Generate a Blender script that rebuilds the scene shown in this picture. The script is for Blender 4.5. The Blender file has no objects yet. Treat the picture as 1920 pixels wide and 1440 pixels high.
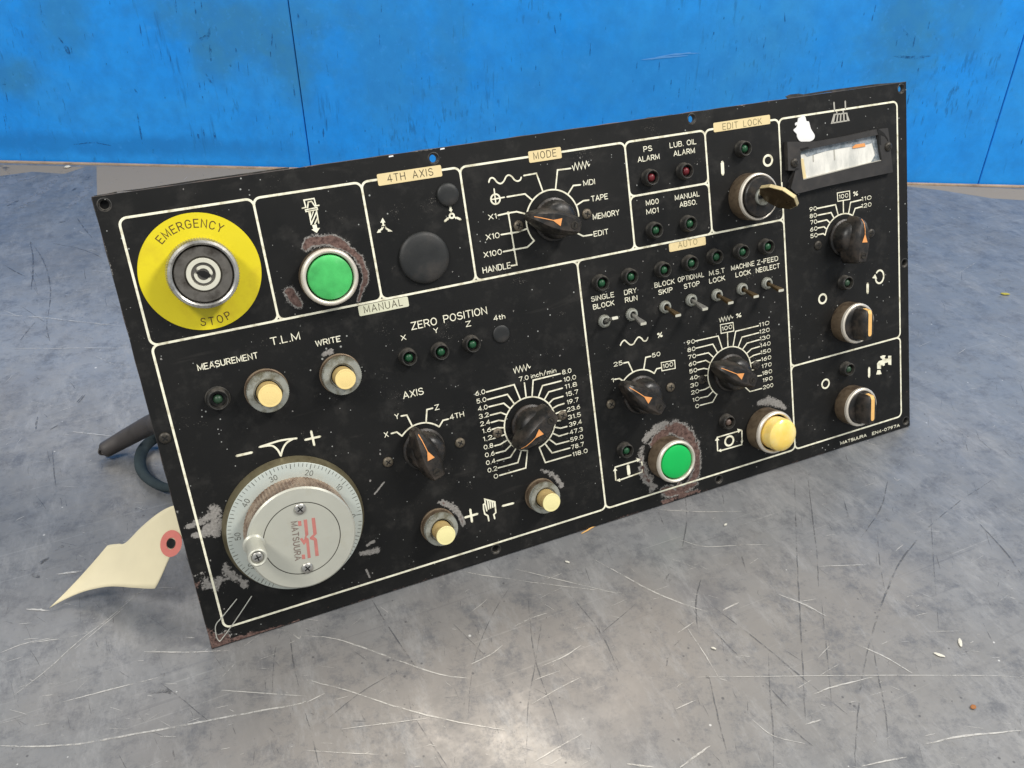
import bpy, bmesh, math, random
import numpy as np
from mathutils import Matrix, Vector
random.seed(7); rng = np.random.RandomState(7)
R = math.radians
S = bpy.context.scene
COL = S.collection

# ------------------------------------------------------------------ camera
# measured pose: X runs along the panel's lower edge, Z is up, metres
CAM = np.array([0.02605254, -0.34713929, 0.37611095])
AX = np.array([0.91462744, -0.40428656, -0.00300283])   # right
AD = np.array([-0.22609966, -0.50532536, -0.83278162])  # down
AF = np.array([0.33516501, 0.76236386, -0.5535935])     # forward
FPX = 1601.25
cd = bpy.data.cameras.new('camera'); cam = bpy.data.objects.new('camera', cd); COL.objects.link(cam)
cam.matrix_world = Matrix(((AX[0], -AD[0], -AF[0], CAM[0]), (AX[1], -AD[1], -AF[1], CAM[1]), (AX[2], -AD[2], -AF[2], CAM[2]), (0, 0, 0, 1)))
cd.sensor_width = 36; cd.lens = FPX / 1920 * 36; cd.clip_start = 0.01; cd.clip_end = 50
S.camera = cam

# ------------------------------------------------------------------ light
w = bpy.data.worlds.new('World'); S.world = w; w.use_nodes = True
w.node_tree.nodes['Background'].inputs[0].default_value = (0.90, 0.955, 1.0, 1)
w.node_tree.nodes['Background'].inputs[1].default_value = 0.50
def area(name, loc, tgt, size, power, col):
    l = bpy.data.lights.new(name, 'AREA'); l.shape = 'RECTANGLE'; l.size = size[0]; l.size_y = size[1]; l.energy = power; l.color = col
    o = bpy.data.objects.new(name, l); COL.objects.link(o); o.location = loc
    o.rotation_euler = (Vector(tgt) - Vector(loc)).to_track_quat('-Z', 'Y').to_euler()
area('ceiling_lamp_right', (1.5, -0.75, 1.9), (0.25, 0.1, 0.1), (0.9, 0.35), 47, (1.0, 0.955, 0.89))
area('ceiling_lamp_left', (-1.0, -0.55, 1.9), (0.25, 0.1, 0.1), (0.9, 0.35), 29, (1.0, 0.96, 0.90))
area('ceiling_lamp_back', (0.62, 1.35, 2.1), (0.15, -0.1, 0.0), (0.8, 0.6), 22, (1.0, 0.90, 0.78))
S.view_settings.view_transform = 'Standard'; S.view_settings.look = 'None'
S.view_settings.exposure = 0.0; S.view_settings.gamma = 1.0

# ------------------------------------------------------------------ measuring helpers
W, H = 0.5, 0.24227
SN, CN = 0.3302461, 0.9438948
O0 = np.array([0.0, 0.0, 0.0])
eU = np.array([1.0, 0, 0]); eV = np.array([0, SN, CN]); eN = np.array([0, -CN, SN])
TZ = -0.0012                                   # table top height
def ray(x, y): return AX * ((x - 960) / FPX) + AD * ((y - 720) / FPX) + AF
def onpanel(x, y, h=0.0):                      # point of the panel's plane (raised h) -> local x, y
    d = ray(x, y); P = O0 + eN * h; s = ((P - CAM) @ eN) / (d @ eN); q = CAM + s * d - P
    return float(q @ eU), float(q @ eV)
def ontable(x, y, z=TZ):
    d = ray(x, y); s = (z - CAM[2]) / d[2]; return CAM + s * d
class Z:                                       # coordinates read off an enlarged crop
    def __init__(s, ox, oy, k): s.o = (ox, oy); s.k = k
    def __call__(s, x, y): return (s.o[0] + x / s.k, s.o[1] + y / s.k)
    def L(s, *a): return [s(a[i], a[i + 1]) for i in range(0, len(a), 2)]
PM = Matrix(((1, 0, 0, 0), (0, SN, -CN, 0), (0, CN, SN, 0), (0, 0, 0, 1)))

# ------------------------------------------------------------------ materials
def srgb(r, g, b):
    f = lambda c: (c / 255) / 12.92 if c / 255 < 0.04045 else ((c / 255 + 0.055) / 1.055) ** 2.4
    return (f(r), f(g), f(b), 1)
class NT:
    def __init__(s, name):
        s.m = bpy.data.materials.new(name); s.m.use_nodes = True; s.t = s.m.node_tree; s.b = s.t.nodes['Principled BSDF']
        s.tc = s.t.nodes.new('ShaderNodeTexCoord')
    def lk(s, a, b): s.t.links.new(a, b)
    def set(s, k, v):
        i = s.b.inputs[k]
        if hasattr(v, 'default_value') or hasattr(v, 'links'): s.lk(v, i)
        else: i.default_value = v
    def mapping(s, sc=(1, 1, 1), rot=(0, 0, 0), loc=(0, 0, 0)):
        n = s.t.nodes.new('ShaderNodeMapping'); n.inputs['Scale'].default_value = sc; n.inputs['Rotation'].default_value = rot; n.inputs['Location'].default_value = loc
        s.lk(s.tc.outputs['Object'], n.inputs['Vector']); return n.outputs[0]
    def noise(s, scale, detail=4, rough=0.55, vec=None, dist=0.0):
        n = s.t.nodes.new('ShaderNodeTexNoise'); n.inputs['Scale'].default_value = scale; n.inputs['Detail'].default_value = detail
        n.inputs['Roughness'].default_value = rough; n.inputs['Distortion'].default_value = dist
        s.lk(vec if vec is not None else s.tc.outputs['Object'], n.inputs['Vector']); return n.outputs[0]
    def voro(s, scale, vec=None, rnd=1.0):
        n = s.t.nodes.new('ShaderNodeTexVoronoi'); n.inputs['Scale'].default_value = scale
        s.lk(vec if vec is not None else s.tc.outputs['Object'], n.inputs['Vector']); return n.outputs[0]
    def ramp(s, fac, stops, interp='LINEAR'):
        n = s.t.nodes.new('ShaderNodeValToRGB'); e = n.color_ramp; e.interpolation = interp
        while len(e.elements) < len(stops): e.elements.new(0.5)
        for el, (p, c) in zip(e.elements, stops):
            el.position = p; el.color = c if not isinstance(c, (int, float)) else (c, c, c, 1)
        s.lk(fac, n.inputs[0]); return n.outputs[0]
    def mix(s, fac, a, b, mode='MIX'):
        n = s.t.nodes.new('ShaderNodeMix'); n.data_type = 'RGBA'; n.blend_type = mode
        for i, v in ((0, fac), (6, a), (7, b)):
            if hasattr(v, 'links'): s.lk(v, n.inputs[i])
            else: n.inputs[i].default_value = v
        return n.outputs[2]
    def math(s, op, a, b=0.0, c=0.0):
        n = s.t.nodes.new('ShaderNodeMath'); n.operation = op
        for i, v in enumerate((a, b, c)):
            if hasattr(v, 'links'): s.lk(v, n.inputs[i])
            else: n.inputs[i].default_value = v
        return n.outputs[0]
    def bump(s, h, strength=0.3, dist=0.0003):
        n = s.t.nodes.new('ShaderNodeBump'); n.inputs['Strength'].default_value = strength; n.inputs['Distance'].default_value = dist
        s.lk(h, n.inputs['Height']); s.lk(n.outputs[0], s.b.inputs['Normal'])
    def blob(s, cx, cy, rx, ry, ang=0.0, warp=0.9, scale=12.0, axes='xy'):   # soft-edged patch with a ragged, noisy outline
        n = s.t.nodes.new('ShaderNodeMapping'); n.vector_type = 'TEXTURE'
        n.inputs['Location'].default_value = (cx, cy, 0) if axes == 'xy' else (cx, 0, cy)
        n.inputs['Scale'].default_value = (rx, ry, 1e6) if axes == 'xy' else (rx, 1e6, ry)
        n.inputs['Rotation'].default_value = (0, 0, ang) if axes == 'xy' else (0, ang, 0)
        s.lk(s.tc.outputs['Object'], n.inputs['Vector']); v = s.t.nodes.new('ShaderNodeVectorMath'); v.operation = 'LENGTH'; s.lk(n.outputs[0], v.inputs[0])
        d = s.math('ADD', v.outputs['Value'], s.math('MULTIPLY_ADD', s.noise(scale, 6, 0.65), warp * 2, -warp))
        return s.ramp(d, [(0.35, 1.0), (1.0, 0.0)])
    def attr(s, name):
        n = s.t.nodes.new('ShaderNodeAttribute'); n.attribute_name = name; return n.outputs['Fac']

def simple(name, col, rough=0.5, metal=0.0, var=0.15, scale=120, dirt=None, dirtamt=0.5, bump=0.0, spec=0.5, sss=None):
    n = NT(name)
    base = n.mix(n.ramp(n.noise(scale), [(0.3, 0.0), (0.7, 1.0)]), tuple(c * (1 - var) for c in col[:3]) + (1,), tuple(min(1, c * (1 + var)) for c in col[:3]) + (1,))
    if dirt:
        f = n.ramp(n.noise(scale * 0.7, 8, 0.65), [(0.62 - dirtamt * 0.3, 0.0), (0.75 - dirtamt * 0.2, min(1, dirtamt * 1.6))])
        base = n.mix(f, base, dirt)
    n.set('Base Color', base); n.set('Roughness', n.ramp(n.noise(scale * 1.3, 5), [(0.3, max(0.05, rough - 0.1)), (0.7, min(1, rough + 0.12))])); n.set('Metallic', metal)
    n.set('Specular IOR Level', spec)
    if bump: n.bump(n.noise(scale * 8, 3), bump, 0.0002)
    return n.m
M = {}
M['print'] = simple('printed_ivory', srgb(246, 243, 220), 0.6, var=0.05, scale=300, dirt=srgb(160, 150, 115), dirtamt=0.42)
M['print_grey'] = simple('printed_grey', srgb(175, 172, 162), 0.6, var=0.08, scale=300)
M['label'] = simple('label_cream', srgb(228, 208, 158), 0.55, var=0.06, scale=90, dirt=srgb(190, 175, 120), dirtamt=0.2)
M['label_white'] = simple('label_pale', srgb(214, 214, 188), 0.55, var=0.05, scale=90)
M['ink'] = simple('label_ink', srgb(62, 52, 36), 0.6)
M['ink_faint'] = simple('label_ink_faded', srgb(140, 128, 92), 0.6)
M['yellow'] = simple('yellow_sticker', srgb(222, 205, 22), 0.45, var=0.04, scale=40, dirt=srgb(186, 156, 22), dirtamt=0.3)
M['ink_brown'] = simple('sticker_ink', srgb(84, 58, 14), 0.6)
M['knob'] = simple('knob_black_plastic', (0.011, 0.0105, 0.010, 1), 0.4, var=0.3, scale=160, dirt=(0.055, 0.043, 0.034, 1), dirtamt=0.55, bump=0.25)
M['collar'] = simple('collar_black_plastic', (0.022, 0.021, 0.019, 1), 0.5, var=0.3, scale=220, dirt=(0.09, 0.08, 0.066, 1), dirtamt=0.5, bump=0.25)
M['plug'] = simple('rubber_plug', (0.016, 0.017, 0.017, 1), 0.5, var=0.2, scale=70, dirt=(0.05, 0.042, 0.036, 1), dirtamt=0.4, bump=0.15)
M['dark'] = simple('dark_gap', (0.004, 0.004, 0.004, 1), 0.9)
M['bezel'] = simple('bezel_aluminium', srgb(226, 218, 204), 0.38, 0.45, var=0.05, scale=110, dirt=srgb(150, 128, 104), dirtamt=0.25, bump=0.1)
M['bezel_side'] = simple('bezel_side_reflection_dirt', srgb(128, 112, 92), 0.45, 0.55, var=0.15, scale=140, dirt=srgb(66, 50, 38), dirtamt=0.5, bump=0.25)  # grime, with the dark panel's reflection also put into the side colour
M['steel'] = simple('steel_worn', srgb(188, 186, 180), 0.34, 0.8, var=0.12, scale=150, dirt=srgb(72, 68, 62), dirtamt=0.45, bump=0.15)
M['zinc'] = simple('zinc_ring', srgb(158, 160, 152), 0.55, 0.3, var=0.12, scale=220, dirt=srgb(92, 86, 62), dirtamt=0.55, bump=0.2)
M['darksteel'] = simple('dark_steel_disc', srgb(112, 108, 102), 0.42, 0.6, var=0.14, scale=160, dirt=srgb(54, 48, 42), dirtamt=0.5, bump=0.1)
M['screw'] = simple('screw_dirty_steel', srgb(116, 108, 94), 0.45, 0.55, var=0.2, scale=400, dirt=srgb(60, 48, 38), dirtamt=0.5)
M['screw_black'] = simple('screw_blackened', srgb(60, 56, 50), 0.45, 0.4, var=0.2, scale=400)
M['white_ring'] = simple('white_ring', srgb(208, 206, 190), 0.45, var=0.05, scale=100)
M['cream'] = simple('cream_plastic', srgb(240, 214, 144), 0.38, var=0.04, scale=120, dirt=srgb(180, 146, 78), dirtamt=0.2)
M['cream_pale'] = simple('pale_cream_plastic', srgb(240, 230, 168), 0.38, var=0.04, scale=120, dirt=srgb(190, 170, 90), dirtamt=0.18)
M['cream_side'] = simple('cream_plastic_soiled', srgb(176, 152, 100), 0.5, var=0.1, scale=200, dirt=srgb(110, 84, 48), dirtamt=0.45)
M['green_old'] = simple('green_plastic_faded', srgb(72, 186, 98), 0.38, var=0.34, scale=55, dirt=srgb(140, 205, 155), dirtamt=0.3)
M['green'] = simple('green_plastic', srgb(6, 182, 84), 0.35, var=0.05, scale=60)
M['orange'] = simple('orange_mark', srgb(232, 158, 92), 0.55, var=0.08, scale=300)
M['orange_bar'] = simple('amber_mark', srgb(236, 186, 112), 0.5, var=0.06, scale=200)
M['gold'] = simple('anodised_rim', srgb(128, 120, 94), 0.4, 0.5, var=0.12, scale=140, dirt=srgb(80, 68, 46), dirtamt=0.35)
M['knurl'] = simple('knurled_grip', srgb(160, 140, 122), 0.45, 0.4, var=0.15, scale=160, dirt=srgb(92, 62, 46), dirtamt=0.55)
M['dial'] = simple('dial_face_metal', srgb(196, 203, 196), 0.42, 0.35, var=0.04, scale=50, dirt=srgb(176, 172, 150), dirtamt=0.2)
M['hub'] = simple('hub_metal', srgb(190, 190, 178), 0.40, 0.3, var=0.04, scale=60, dirt=srgb(168, 158, 132), dirtamt=0.25, bump=0.06)
M['dial_ink'] = simple('dial_ink', srgb(78, 76, 68), 0.6)
M['hub_text'] = simple('hub_grey_ink', srgb(120, 104, 96), 0.6)
M['logo'] = simple('logo_red', srgb(184, 116, 108), 0.55, var=0.1, scale=200)
M['brass'] = simple('key_nickel', srgb(120, 100, 70), 0.33, 0.8, var=0.1, scale=140, dirt=srgb(84, 62, 36), dirtamt=0.45)
M['key_edge'] = simple('key_edge_worn', srgb(226, 208, 160), 0.35, 0.5, var=0.06)
M['paper'] = simple('manila_paper', srgb(218, 208, 176), 0.8, var=0.035, scale=60, spec=0.2)
M['red_ring'] = simple('red_reinforcement', srgb(206, 122, 112), 0.7, var=0.06, scale=200, spec=0.2)
M['cable'] = simple('cable_rubber', (0.050, 0.044, 0.042, 1), 0.65, var=0.2, scale=60, dirt=(0.075, 0.066, 0.062, 1), dirtamt=0.3)
M['teal'] = simple('teal_sleeve', (0.040, 0.054, 0.060, 1), 0.95, var=0.15, scale=80, dirt=(0.05, 0.075, 0.085, 1), dirtamt=0.3, spec=0.1)
M['wire'] = simple('wire_steel', srgb(205, 205, 195), 0.35, 0.5)
M['white_paint'] = simple('white_blob', srgb(238, 238, 236), 0.55, var=0.02)
M['meter_black'] = simple('meter_plastic', (0.028, 0.026, 0.025, 1), 0.5, var=0.2, scale=90, dirt=(0.06, 0.052, 0.046, 1), dirtamt=0.35, bump=0.15)
M['chip_white'] = simple('chip_white', srgb(205, 202, 190), 0.7)
M['chip_orange'] = simple('chip_orange', srgb(150, 96, 48), 0.7)
M['chip_green'] = simple('chip_olive', srgb(170, 160, 60), 0.6)
M['splinter'] = simple('splinter_wood', srgb(226, 176, 104), 0.6)
M['tan'] = simple('tan_edge', srgb(176, 150, 122), 0.7, var=0.15, scale=60, dirt=srgb(110, 84, 66), dirtamt=0.4)
M['pcb'] = simple('switch_body', (0.05, 0.05, 0.048, 1), 0.5)

def led_mat(name, col, emit=0.0):
    n = NT(name); n.set('Base Color', col); n.set('Roughness', 0.42); n.set('Transmission Weight', 0.2); n.set('Specular IOR Level', 0.5)
    return n.m
M['led_green'] = led_mat('led_green_lens', srgb(24, 84, 50))
M['led_dull'] = led_mat('led_dull_green_lens', srgb(46, 76, 54))
M['led_red'] = led_mat('led_red_lens', srgb(112, 24, 34))
M['led_clear'] = led_mat('led_clear_lens', srgb(110, 92, 82))
n = NT('amber_lens'); n.set('Base Color', n.mix(n.ramp(n.noise(60, 3), [(0.35, 0.0), (0.65, 1.0)]), srgb(248, 212, 104), srgb(252, 230, 162)))
n.set('Roughness', 0.3); n.set('Subsurface Weight', 0.3); n.set('Subsurface Radius', (0.004, 0.003, 0.001)); n.set('Subsurface Scale', 1.0); n.set('Coat Weight', 0.3); M['amber'] = n.m

# painted plate: paint, dust, specks, chipped places (attribute 'wear', signed) and rusty brown metal
n = NT('plate_black_paint')
big = n.noise(9, 6, 0.6); fine = n.noise(700, 3, 0.6); mid = n.noise(60, 8, 0.7)
paint = n.mix(n.ramp(big, [(0.35, 0.0), (0.68, 1.0)]), (0.0045, 0.0048, 0.0048, 1), (0.0105, 0.0102, 0.0098, 1))
paint = n.mix(n.ramp(mid, [(0.52, 0.0), (0.80, 0.55)]), paint, (0.052, 0.049, 0.045, 1))
paint = n.mix(n.ramp(n.math('MULTIPLY', n.noise(1400, 2, 0.5), n.noise(45, 4, 0.7)), [(0.405, 0.0), (0.46, 0.75)]), paint, (0.16, 0.15, 0.13, 1))
sp = n.voro(210); paint = n.mix(n.ramp(n.math('ADD', sp, n.math('MULTIPLY', n.noise(25, 3), 0.35)), [(0.205, 0.9), (0.235, 0.0)]), paint, (0.36, 0.37, 0.35, 1))
sm = n.noise(1, 6, 0.6, n.mapping((14, 60, 14), (0, 0, 0.5)), 1.5); paint = n.mix(n.ramp(sm, [(0.62, 0.0), (0.8, 0.4)]), paint, (0.06, 0.055, 0.05, 1))
wv = n.math('ADD', n.attr('wear'), n.math('MULTIPLY_ADD', n.noise(850, 6, 0.85), 2.9, -1.45))
chip = n.ramp(n.math('MULTIPLY_ADD', wv, 1.0, 0.5), [(0.49, 0.0), (0.54, 1.0)])
rust = n.ramp(n.math('ADD', n.attr('rust'), n.math('MULTIPLY_ADD', n.noise(500, 5, 0.7), 0.6, -0.3)), [(0.3, 0.0), (0.5, 1.0)])
metal = n.mix(rust, n.mix(n.noise(800, 3), (0.10, 0.095, 0.088, 1), (0.42, 0.40, 0.375, 1)), n.mix(n.ramp(n.noise(420, 6, 0.7), [(0.35, 0.0), (0.65, 1.0)]), (0.050, 0.026, 0.022, 1), (0.21, 0.135, 0.115, 1)))
n.set('Base Color', n.mix(chip, paint, metal))
n.set('Roughness', n.ramp(n.noise(40, 6, 0.65), [(0.3, 0.42), (0.7, 0.68)])); n.set('Specular IOR Level', 0.27)
n.bump(n.math('ADD', n.math('MULTIPLY', fine, 0.12), n.math('MULTIPLY', chip, -0.8)), 0.35, 0.0002)
M['plate'] = n.m
M['plate_edge'] = simple('plate_edge_worn', (0.03, 0.027, 0.024, 1), 0.6, var=0.3, scale=60, dirt=(0.13, 0.085, 0.07, 1), dirtamt=0.5, bump=0.4)

# table: scratched grey painted steel
n = NT('table_grey_metal')
warp = n.noise(2.2, 3, 0.5)
c1 = n.mix(n.ramp(n.noise(2.6, 4, 0.55, None, 0.6), [(0.36, 0.0), (0.64, 1.0)]), (0.165, 0.174, 0.186, 1), (0.208, 0.205, 0.200, 1))
c1 = n.mix(n.ramp(n.noise(13, 10, 0.74), [(0.40, 0.0), (0.62, 0.5)]), c1, (0.250, 0.254, 0.262, 1))
c1 = n.mix(n.ramp(n.noise(30, 8, 0.75, n.mapping((1, 0.5, 1), (0, 0, 0.7))), [(0.53, 0.0), (0.70, 0.5)]), c1, (0.135, 0.137, 0.145, 1))
c1 = n.mix(n.ramp(n.noise(85, 6, 0.75, n.mapping((1, 0.3, 1), (0, 0, -0.5), (2, 2, 0))), [(0.36, 0.4), (0.5, 0.0)]), c1, (0.29, 0.29, 0.288, 1))
c1 = n.mix(n.ramp(n.noise(110, 6, 0.75, n.mapping((0.3, 1, 1), (0, 0, 0.2), (5, 2, 0))), [(0.54, 0.0), (0.7, 0.45)]), c1, (0.13, 0.132, 0.14, 1))
for i, (ang, sx, sy, th, col, a) in enumerate([(0.1, 4, 420, 0.655, (0.52, 0.52, 0.5, 1), 0.5), (1.25, 5, 500, 0.665, (0.10, 0.10, 0.11, 1), 0.55), (1.75, 3, 380, 0.66, (0.10, 0.105, 0.12, 1), 0.5), (0.65, 5, 450, 0.675, (0.5, 0.5, 0.48, 1), 0.4), (2.4, 6, 480, 0.67, (0.12, 0.12, 0.13, 1), 0.45)]):
    s_ = n.noise(1.0, 2, 0.5, n.mapping((sx, sy, 1), (0, 0, ang), (i * 3.1, i * 1.7, 0)), 0.25)
    c1 = n.mix(n.math('MULTIPLY', n.ramp(s_, [(th, 0.0), (th + 0.05, a * .8)]), n.ramp(n.noise(7 + i * 2, 4, 0.6, n.mapping((1, 1, 1), (0, 0, 0), (i, 5, i))), [(0.45, 0.0), (0.62, 1.0)])), c1, col)
for (cx_, cy_, rx_, ry_, an_, wp_, sc_, col_, amt) in ((-.12, -.085, .30, .085, -.02, .9, 7, (0.235, 0.213, 0.192, 1), .6), (-.105, -.15, .020, .09, .45, 1.2, 26, (0.36, 0.335, 0.305, 1), .6), (.06, -.13, .13, .07, .3, 1.0, 9, (0.225, 0.212, 0.196, 1), .5),  # warm light before the panel and its pale streak put into the bench colour
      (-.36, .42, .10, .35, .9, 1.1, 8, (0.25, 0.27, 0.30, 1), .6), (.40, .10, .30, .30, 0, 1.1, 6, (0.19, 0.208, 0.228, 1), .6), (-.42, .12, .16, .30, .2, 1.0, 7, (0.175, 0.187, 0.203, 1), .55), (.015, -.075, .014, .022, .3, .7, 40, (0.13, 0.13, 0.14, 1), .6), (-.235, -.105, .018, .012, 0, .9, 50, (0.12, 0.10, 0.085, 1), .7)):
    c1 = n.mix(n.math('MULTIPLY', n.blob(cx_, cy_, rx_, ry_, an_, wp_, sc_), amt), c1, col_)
c1 = n.mix(n.ramp(n.noise(46, 10, 0.85, n.mapping((1, 1, 1), (0, 0, 0.5), (8, 1, 0))), [(0.38, 0.75), (0.51, 0.0)]), c1, (0.105, 0.11, 0.122, 1))
c1 = n.mix(n.ramp(n.noise(34, 10, 0.85, n.mapping((1, .35, 1), (0, 0, -0.8), (3, 9, 0))), [(0.51, 0.0), (0.66, 0.65)]), c1, (0.325, 0.325, 0.325, 1))
c1 = n.mix(n.ramp(n.noise(5, 5, 0.6, n.mapping((1, 1, 1), (0, 0, 0), (1, 9, 3))), [(0.52, 0.0), (0.70, 0.3)]), c1, (0.215, 0.195, 0.178, 1))
spk = n.voro(120); c1 = n.mix(n.ramp(n.math('ADD', spk, n.math('MULTIPLY', n.noise(9, 4, 0.7), 0.4)), [(0.225, 0.75), (0.27, 0.0)]), c1, (0.07, 0.07, 0.075, 1))
spk = n.voro(75, n.mapping((1, 1, 1), (0, 0, 0.4), (4, 2, 0))); c1 = n.mix(n.ramp(n.math('ADD', spk, n.math('MULTIPLY', n.noise(12, 4, 0.7), 0.4)), [(0.21, 0.8), (0.23, 0.0)]), c1, (0.6, 0.6, 0.58, 1))
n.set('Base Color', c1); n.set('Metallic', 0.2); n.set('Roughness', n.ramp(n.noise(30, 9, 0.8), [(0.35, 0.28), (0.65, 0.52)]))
n.bump(n.math('ADD', n.noise(60, 8, 0.7), n.math('MULTIPLY', n.noise(500, 4, 0.7), 0.25)), 0.16, 0.0006); M['table'] = n.m
M['scratch_bright'] = None
def scratch(name, col, th):
    n = NT(name); n.set('Base Color', col); n.set('Roughness', 0.4); n.set('Metallic', 0.3)
    n.set('Alpha', n.ramp(n.noise(75, 10, 0.8), [(th, 0.0), (th + 0.16, 0.85)])); return n.m
M['scratch_bright'] = scratch('scratch_bare_metal', (0.60, 0.585, 0.55, 1), 0.37)
M['scratch_dark'] = scratch('scratch_dark_line', (0.125, 0.128, 0.135, 1), 0.44)
M['stain_dark'] = scratch('paint_smudge_dark', (0.10, 0.10, 0.105, 1), 0.5)
M['stain_pale'] = scratch('paint_smudge_pale', (0.31, 0.31, 0.315, 1), 0.36)

# wall: scuffed blue paint
n = NT('wall_blue_paint')
c1 = n.mix(n.ramp(n.noise(3.5, 5, 0.6), [(0.35, 0.0), (0.68, 1.0)]), (0.012, 0.300, 0.90, 1), (0.026, 0.350, 0.93, 1))
c1 = n.mix(n.ramp(n.noise(4.2, 7, 0.65, n.mapping((1, 1, 0.8), (0, 0, 0), (3, 1, 5)), 0.6), [(0.50, 0.0), (0.72, 0.6)]), c1, (0.050, 0.31, 0.66, 1))
st = n.noise(1, 5, 0.65, n.mapping((130, 130, 14), (0, 0, 0), (0, 0, 0))); mk = n.noise(6, 4, 0.6, n.mapping((1, 1, 1), (0, 0, 0), (7, 7, 7)))
c1 = n.mix(n.ramp(n.math('MULTIPLY', st, mk), [(0.35, 0.0), (0.43, 0.5)]), c1, (0.008, 0.07, 0.19, 1))
st2 = n.noise(1, 4, 0.6, n.mapping((260, 260, 60), (0, 0, 0), (1, 2, 3))); c1 = n.mix(n.ramp(n.math('MULTIPLY', st2, n.noise(3, 3, 0.6, n.mapping((1, 1, 1), (0, 0, 0), (9, 3, 1)))), [(0.325, 0.0), (0.39, 0.5)]), c1, (0.01, 0.08, 0.2, 1))
def onwall0(x, y):
    A0_, A1_ = ontable(0, 303)[:2], ontable(1920, 350)[:2]; w1 = (A1_ - A0_) / np.linalg.norm(A1_ - A0_); nn_ = np.array([w1[1], -w1[0]]); nn_ = nn_ if nn_ @ (CAM[:2] - A0_) > 0 else -nn_
    d = ray(x, y); n3 = np.array([nn_[0], nn_[1], 0]); s_ = ((np.array([*A0_, 0]) - CAM) @ n3) / (d @ n3); q = CAM + s_ * d; return float((q[:2] - A0_) @ w1), float(q[2] - (TZ - .3))
for (px_, py_, rx_, ry_, an_, amt) in ((430, 55, .13, .05, .3, .8), (530, 30, .10, .03, 0, .6), (105, 30, .05, .07, .3, .6), (545, 125, .035, .06, 0, .7), (15, 150, .05, .03, 0, .7), (400, 110, .04, .04, 0, .7), (720, 100, .07, .14, .1, .45), (1700, 70, .05, .12, 0, .8), (1810, 40, .04, .05, 0, .6), (840, 70, .03, .12, 0, .4), (200, 275, .35, .018, 0, .5), (1300, 130, .3, .1, 0, .35)):
    u0_, z0_ = onwall0(px_, py_); c1 = n.mix(n.math('MULTIPLY', n.blob(u0_, z0_, rx_, ry_, an_, .8, 22, 'xz'), amt), c1, (0.040, 0.235, 0.47, 1) if py_ < 200 else (0.010, 0.16, 0.46, 1))
c1 = n.mix(n.ramp(n.noise(38, 6, 0.7), [(0.4, 0.0), (0.66, 0.45)]), c1, (0.016, 0.205, 0.60, 1)); c1 = n.mix(n.ramp(n.noise(140, 3, 0.6), [(0.6, 0.0), (0.78, 0.5)]), c1, (0.05, 0.34, 0.85, 1))
n.set('Base Color', c1); n.set('Roughness', n.ramp(n.noise(25, 6), [(0.3, 0.45), (0.7, 0.65)])); n.set('Specular IOR Level', 0.3)
n.bump(n.noise(90, 6, 0.65, n.mapping((1, 1, 0.3))), 0.25, 0.0008); M['wall'] = n.m

# ------------------------------------------------------------------ mesh helpers
def mk(name, verts, faces, mat, parent=None, loc=(0, 0, 0), rot=(0, 0, 0), smooth=None, mats=None, midx=None, label=None, kind=None):
    me = bpy.data.meshes.new(name); me.from_pydata([tuple(map(float, v)) for v in verts], [], faces)
    for m_ in (mats or [mat]): me.materials.append(M[m_] if isinstance(m_, str) else m_)
    if midx: me.polygons.foreach_set('material_index', midx)
    if smooth is not None:
        me.polygons.foreach_set('use_smooth', [True] * len(me.polygons)); me.set_sharp_from_angle(angle=R(smooth))
    me.update()
    o = bpy.data.objects.new(name, me); COL.objects.link(o); o.parent = parent; o.location = loc; o.rotation_euler = rot
    if label: o['label'] = label
    if kind: o['kind'] = kind
    return o
def lathe_data(prof, seg=48, knurl=None, close_top=True):
    """prof: (r, z) from the outside bottom to the centre top; knurl = (i0, i1, depth) profile rows given alternate radii"""
    v = []; f = []
    for j, (r, z) in enumerate(prof):
        for i in range(seg):
            rr = r - (knurl[2] if knurl and knurl[0] <= j <= knurl[1] and i % 2 else 0); a = 2 * math.pi * i / seg
            v.append((rr * math.cos(a), rr * math.sin(a), z))
    for j in range(len(prof) - 1):
        for i in range(seg): k = (i + 1) % seg; f.append((j * seg + i, j * seg + k, (j + 1) * seg + k, (j + 1) * seg + i))
    if close_top:
        v.append((0, 0, prof[-1][1])); c = len(v) - 1; b = (len(prof) - 1) * seg
        for i in range(seg): f.append((b + i, b + (i + 1) % seg, c))
    return v, f
def lathe(name, prof, mat, parent, loc=(0, 0, 0), seg=48, knurl=None, close=True, mats=None, mrow=None, smooth=35, **kw):
    prof = [(r / 1000, z / 1000) for r, z in prof]
    if knurl: knurl = (knurl[0], knurl[1], knurl[2] / 1000)
    v, f = lathe_data(prof, seg, knurl, close)
    mi = None
    if mrow is not None: mi = [mrow[min(i // seg, len(mrow) - 1)] for i in range(len(f))]
    return mk(name, v, f, mat, parent, loc, smooth=smooth, mats=mats, midx=mi, **kw)
def extrude(name, pts, z0, z1, mat, parent, loc=(0, 0, 0), **kw):
    a = sum(pts[i][0] * pts[(i + 1) % len(pts)][1] - pts[(i + 1) % len(pts)][0] * pts[i][1] for i in range(len(pts)))
    if a < 0: pts = pts[::-1]
    nn = len(pts); v = [(x, y, z0) for x, y in pts] + [(x, y, z1) for x, y in pts]
    f = [tuple(range(nn, 2 * nn)), tuple(range(nn - 1, -1, -1))] + [(i, (i + 1) % nn, nn + (i + 1) % nn, nn + i) for i in range(nn)]
    return mk(name, v, f, mat, parent, loc, **kw)
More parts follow.
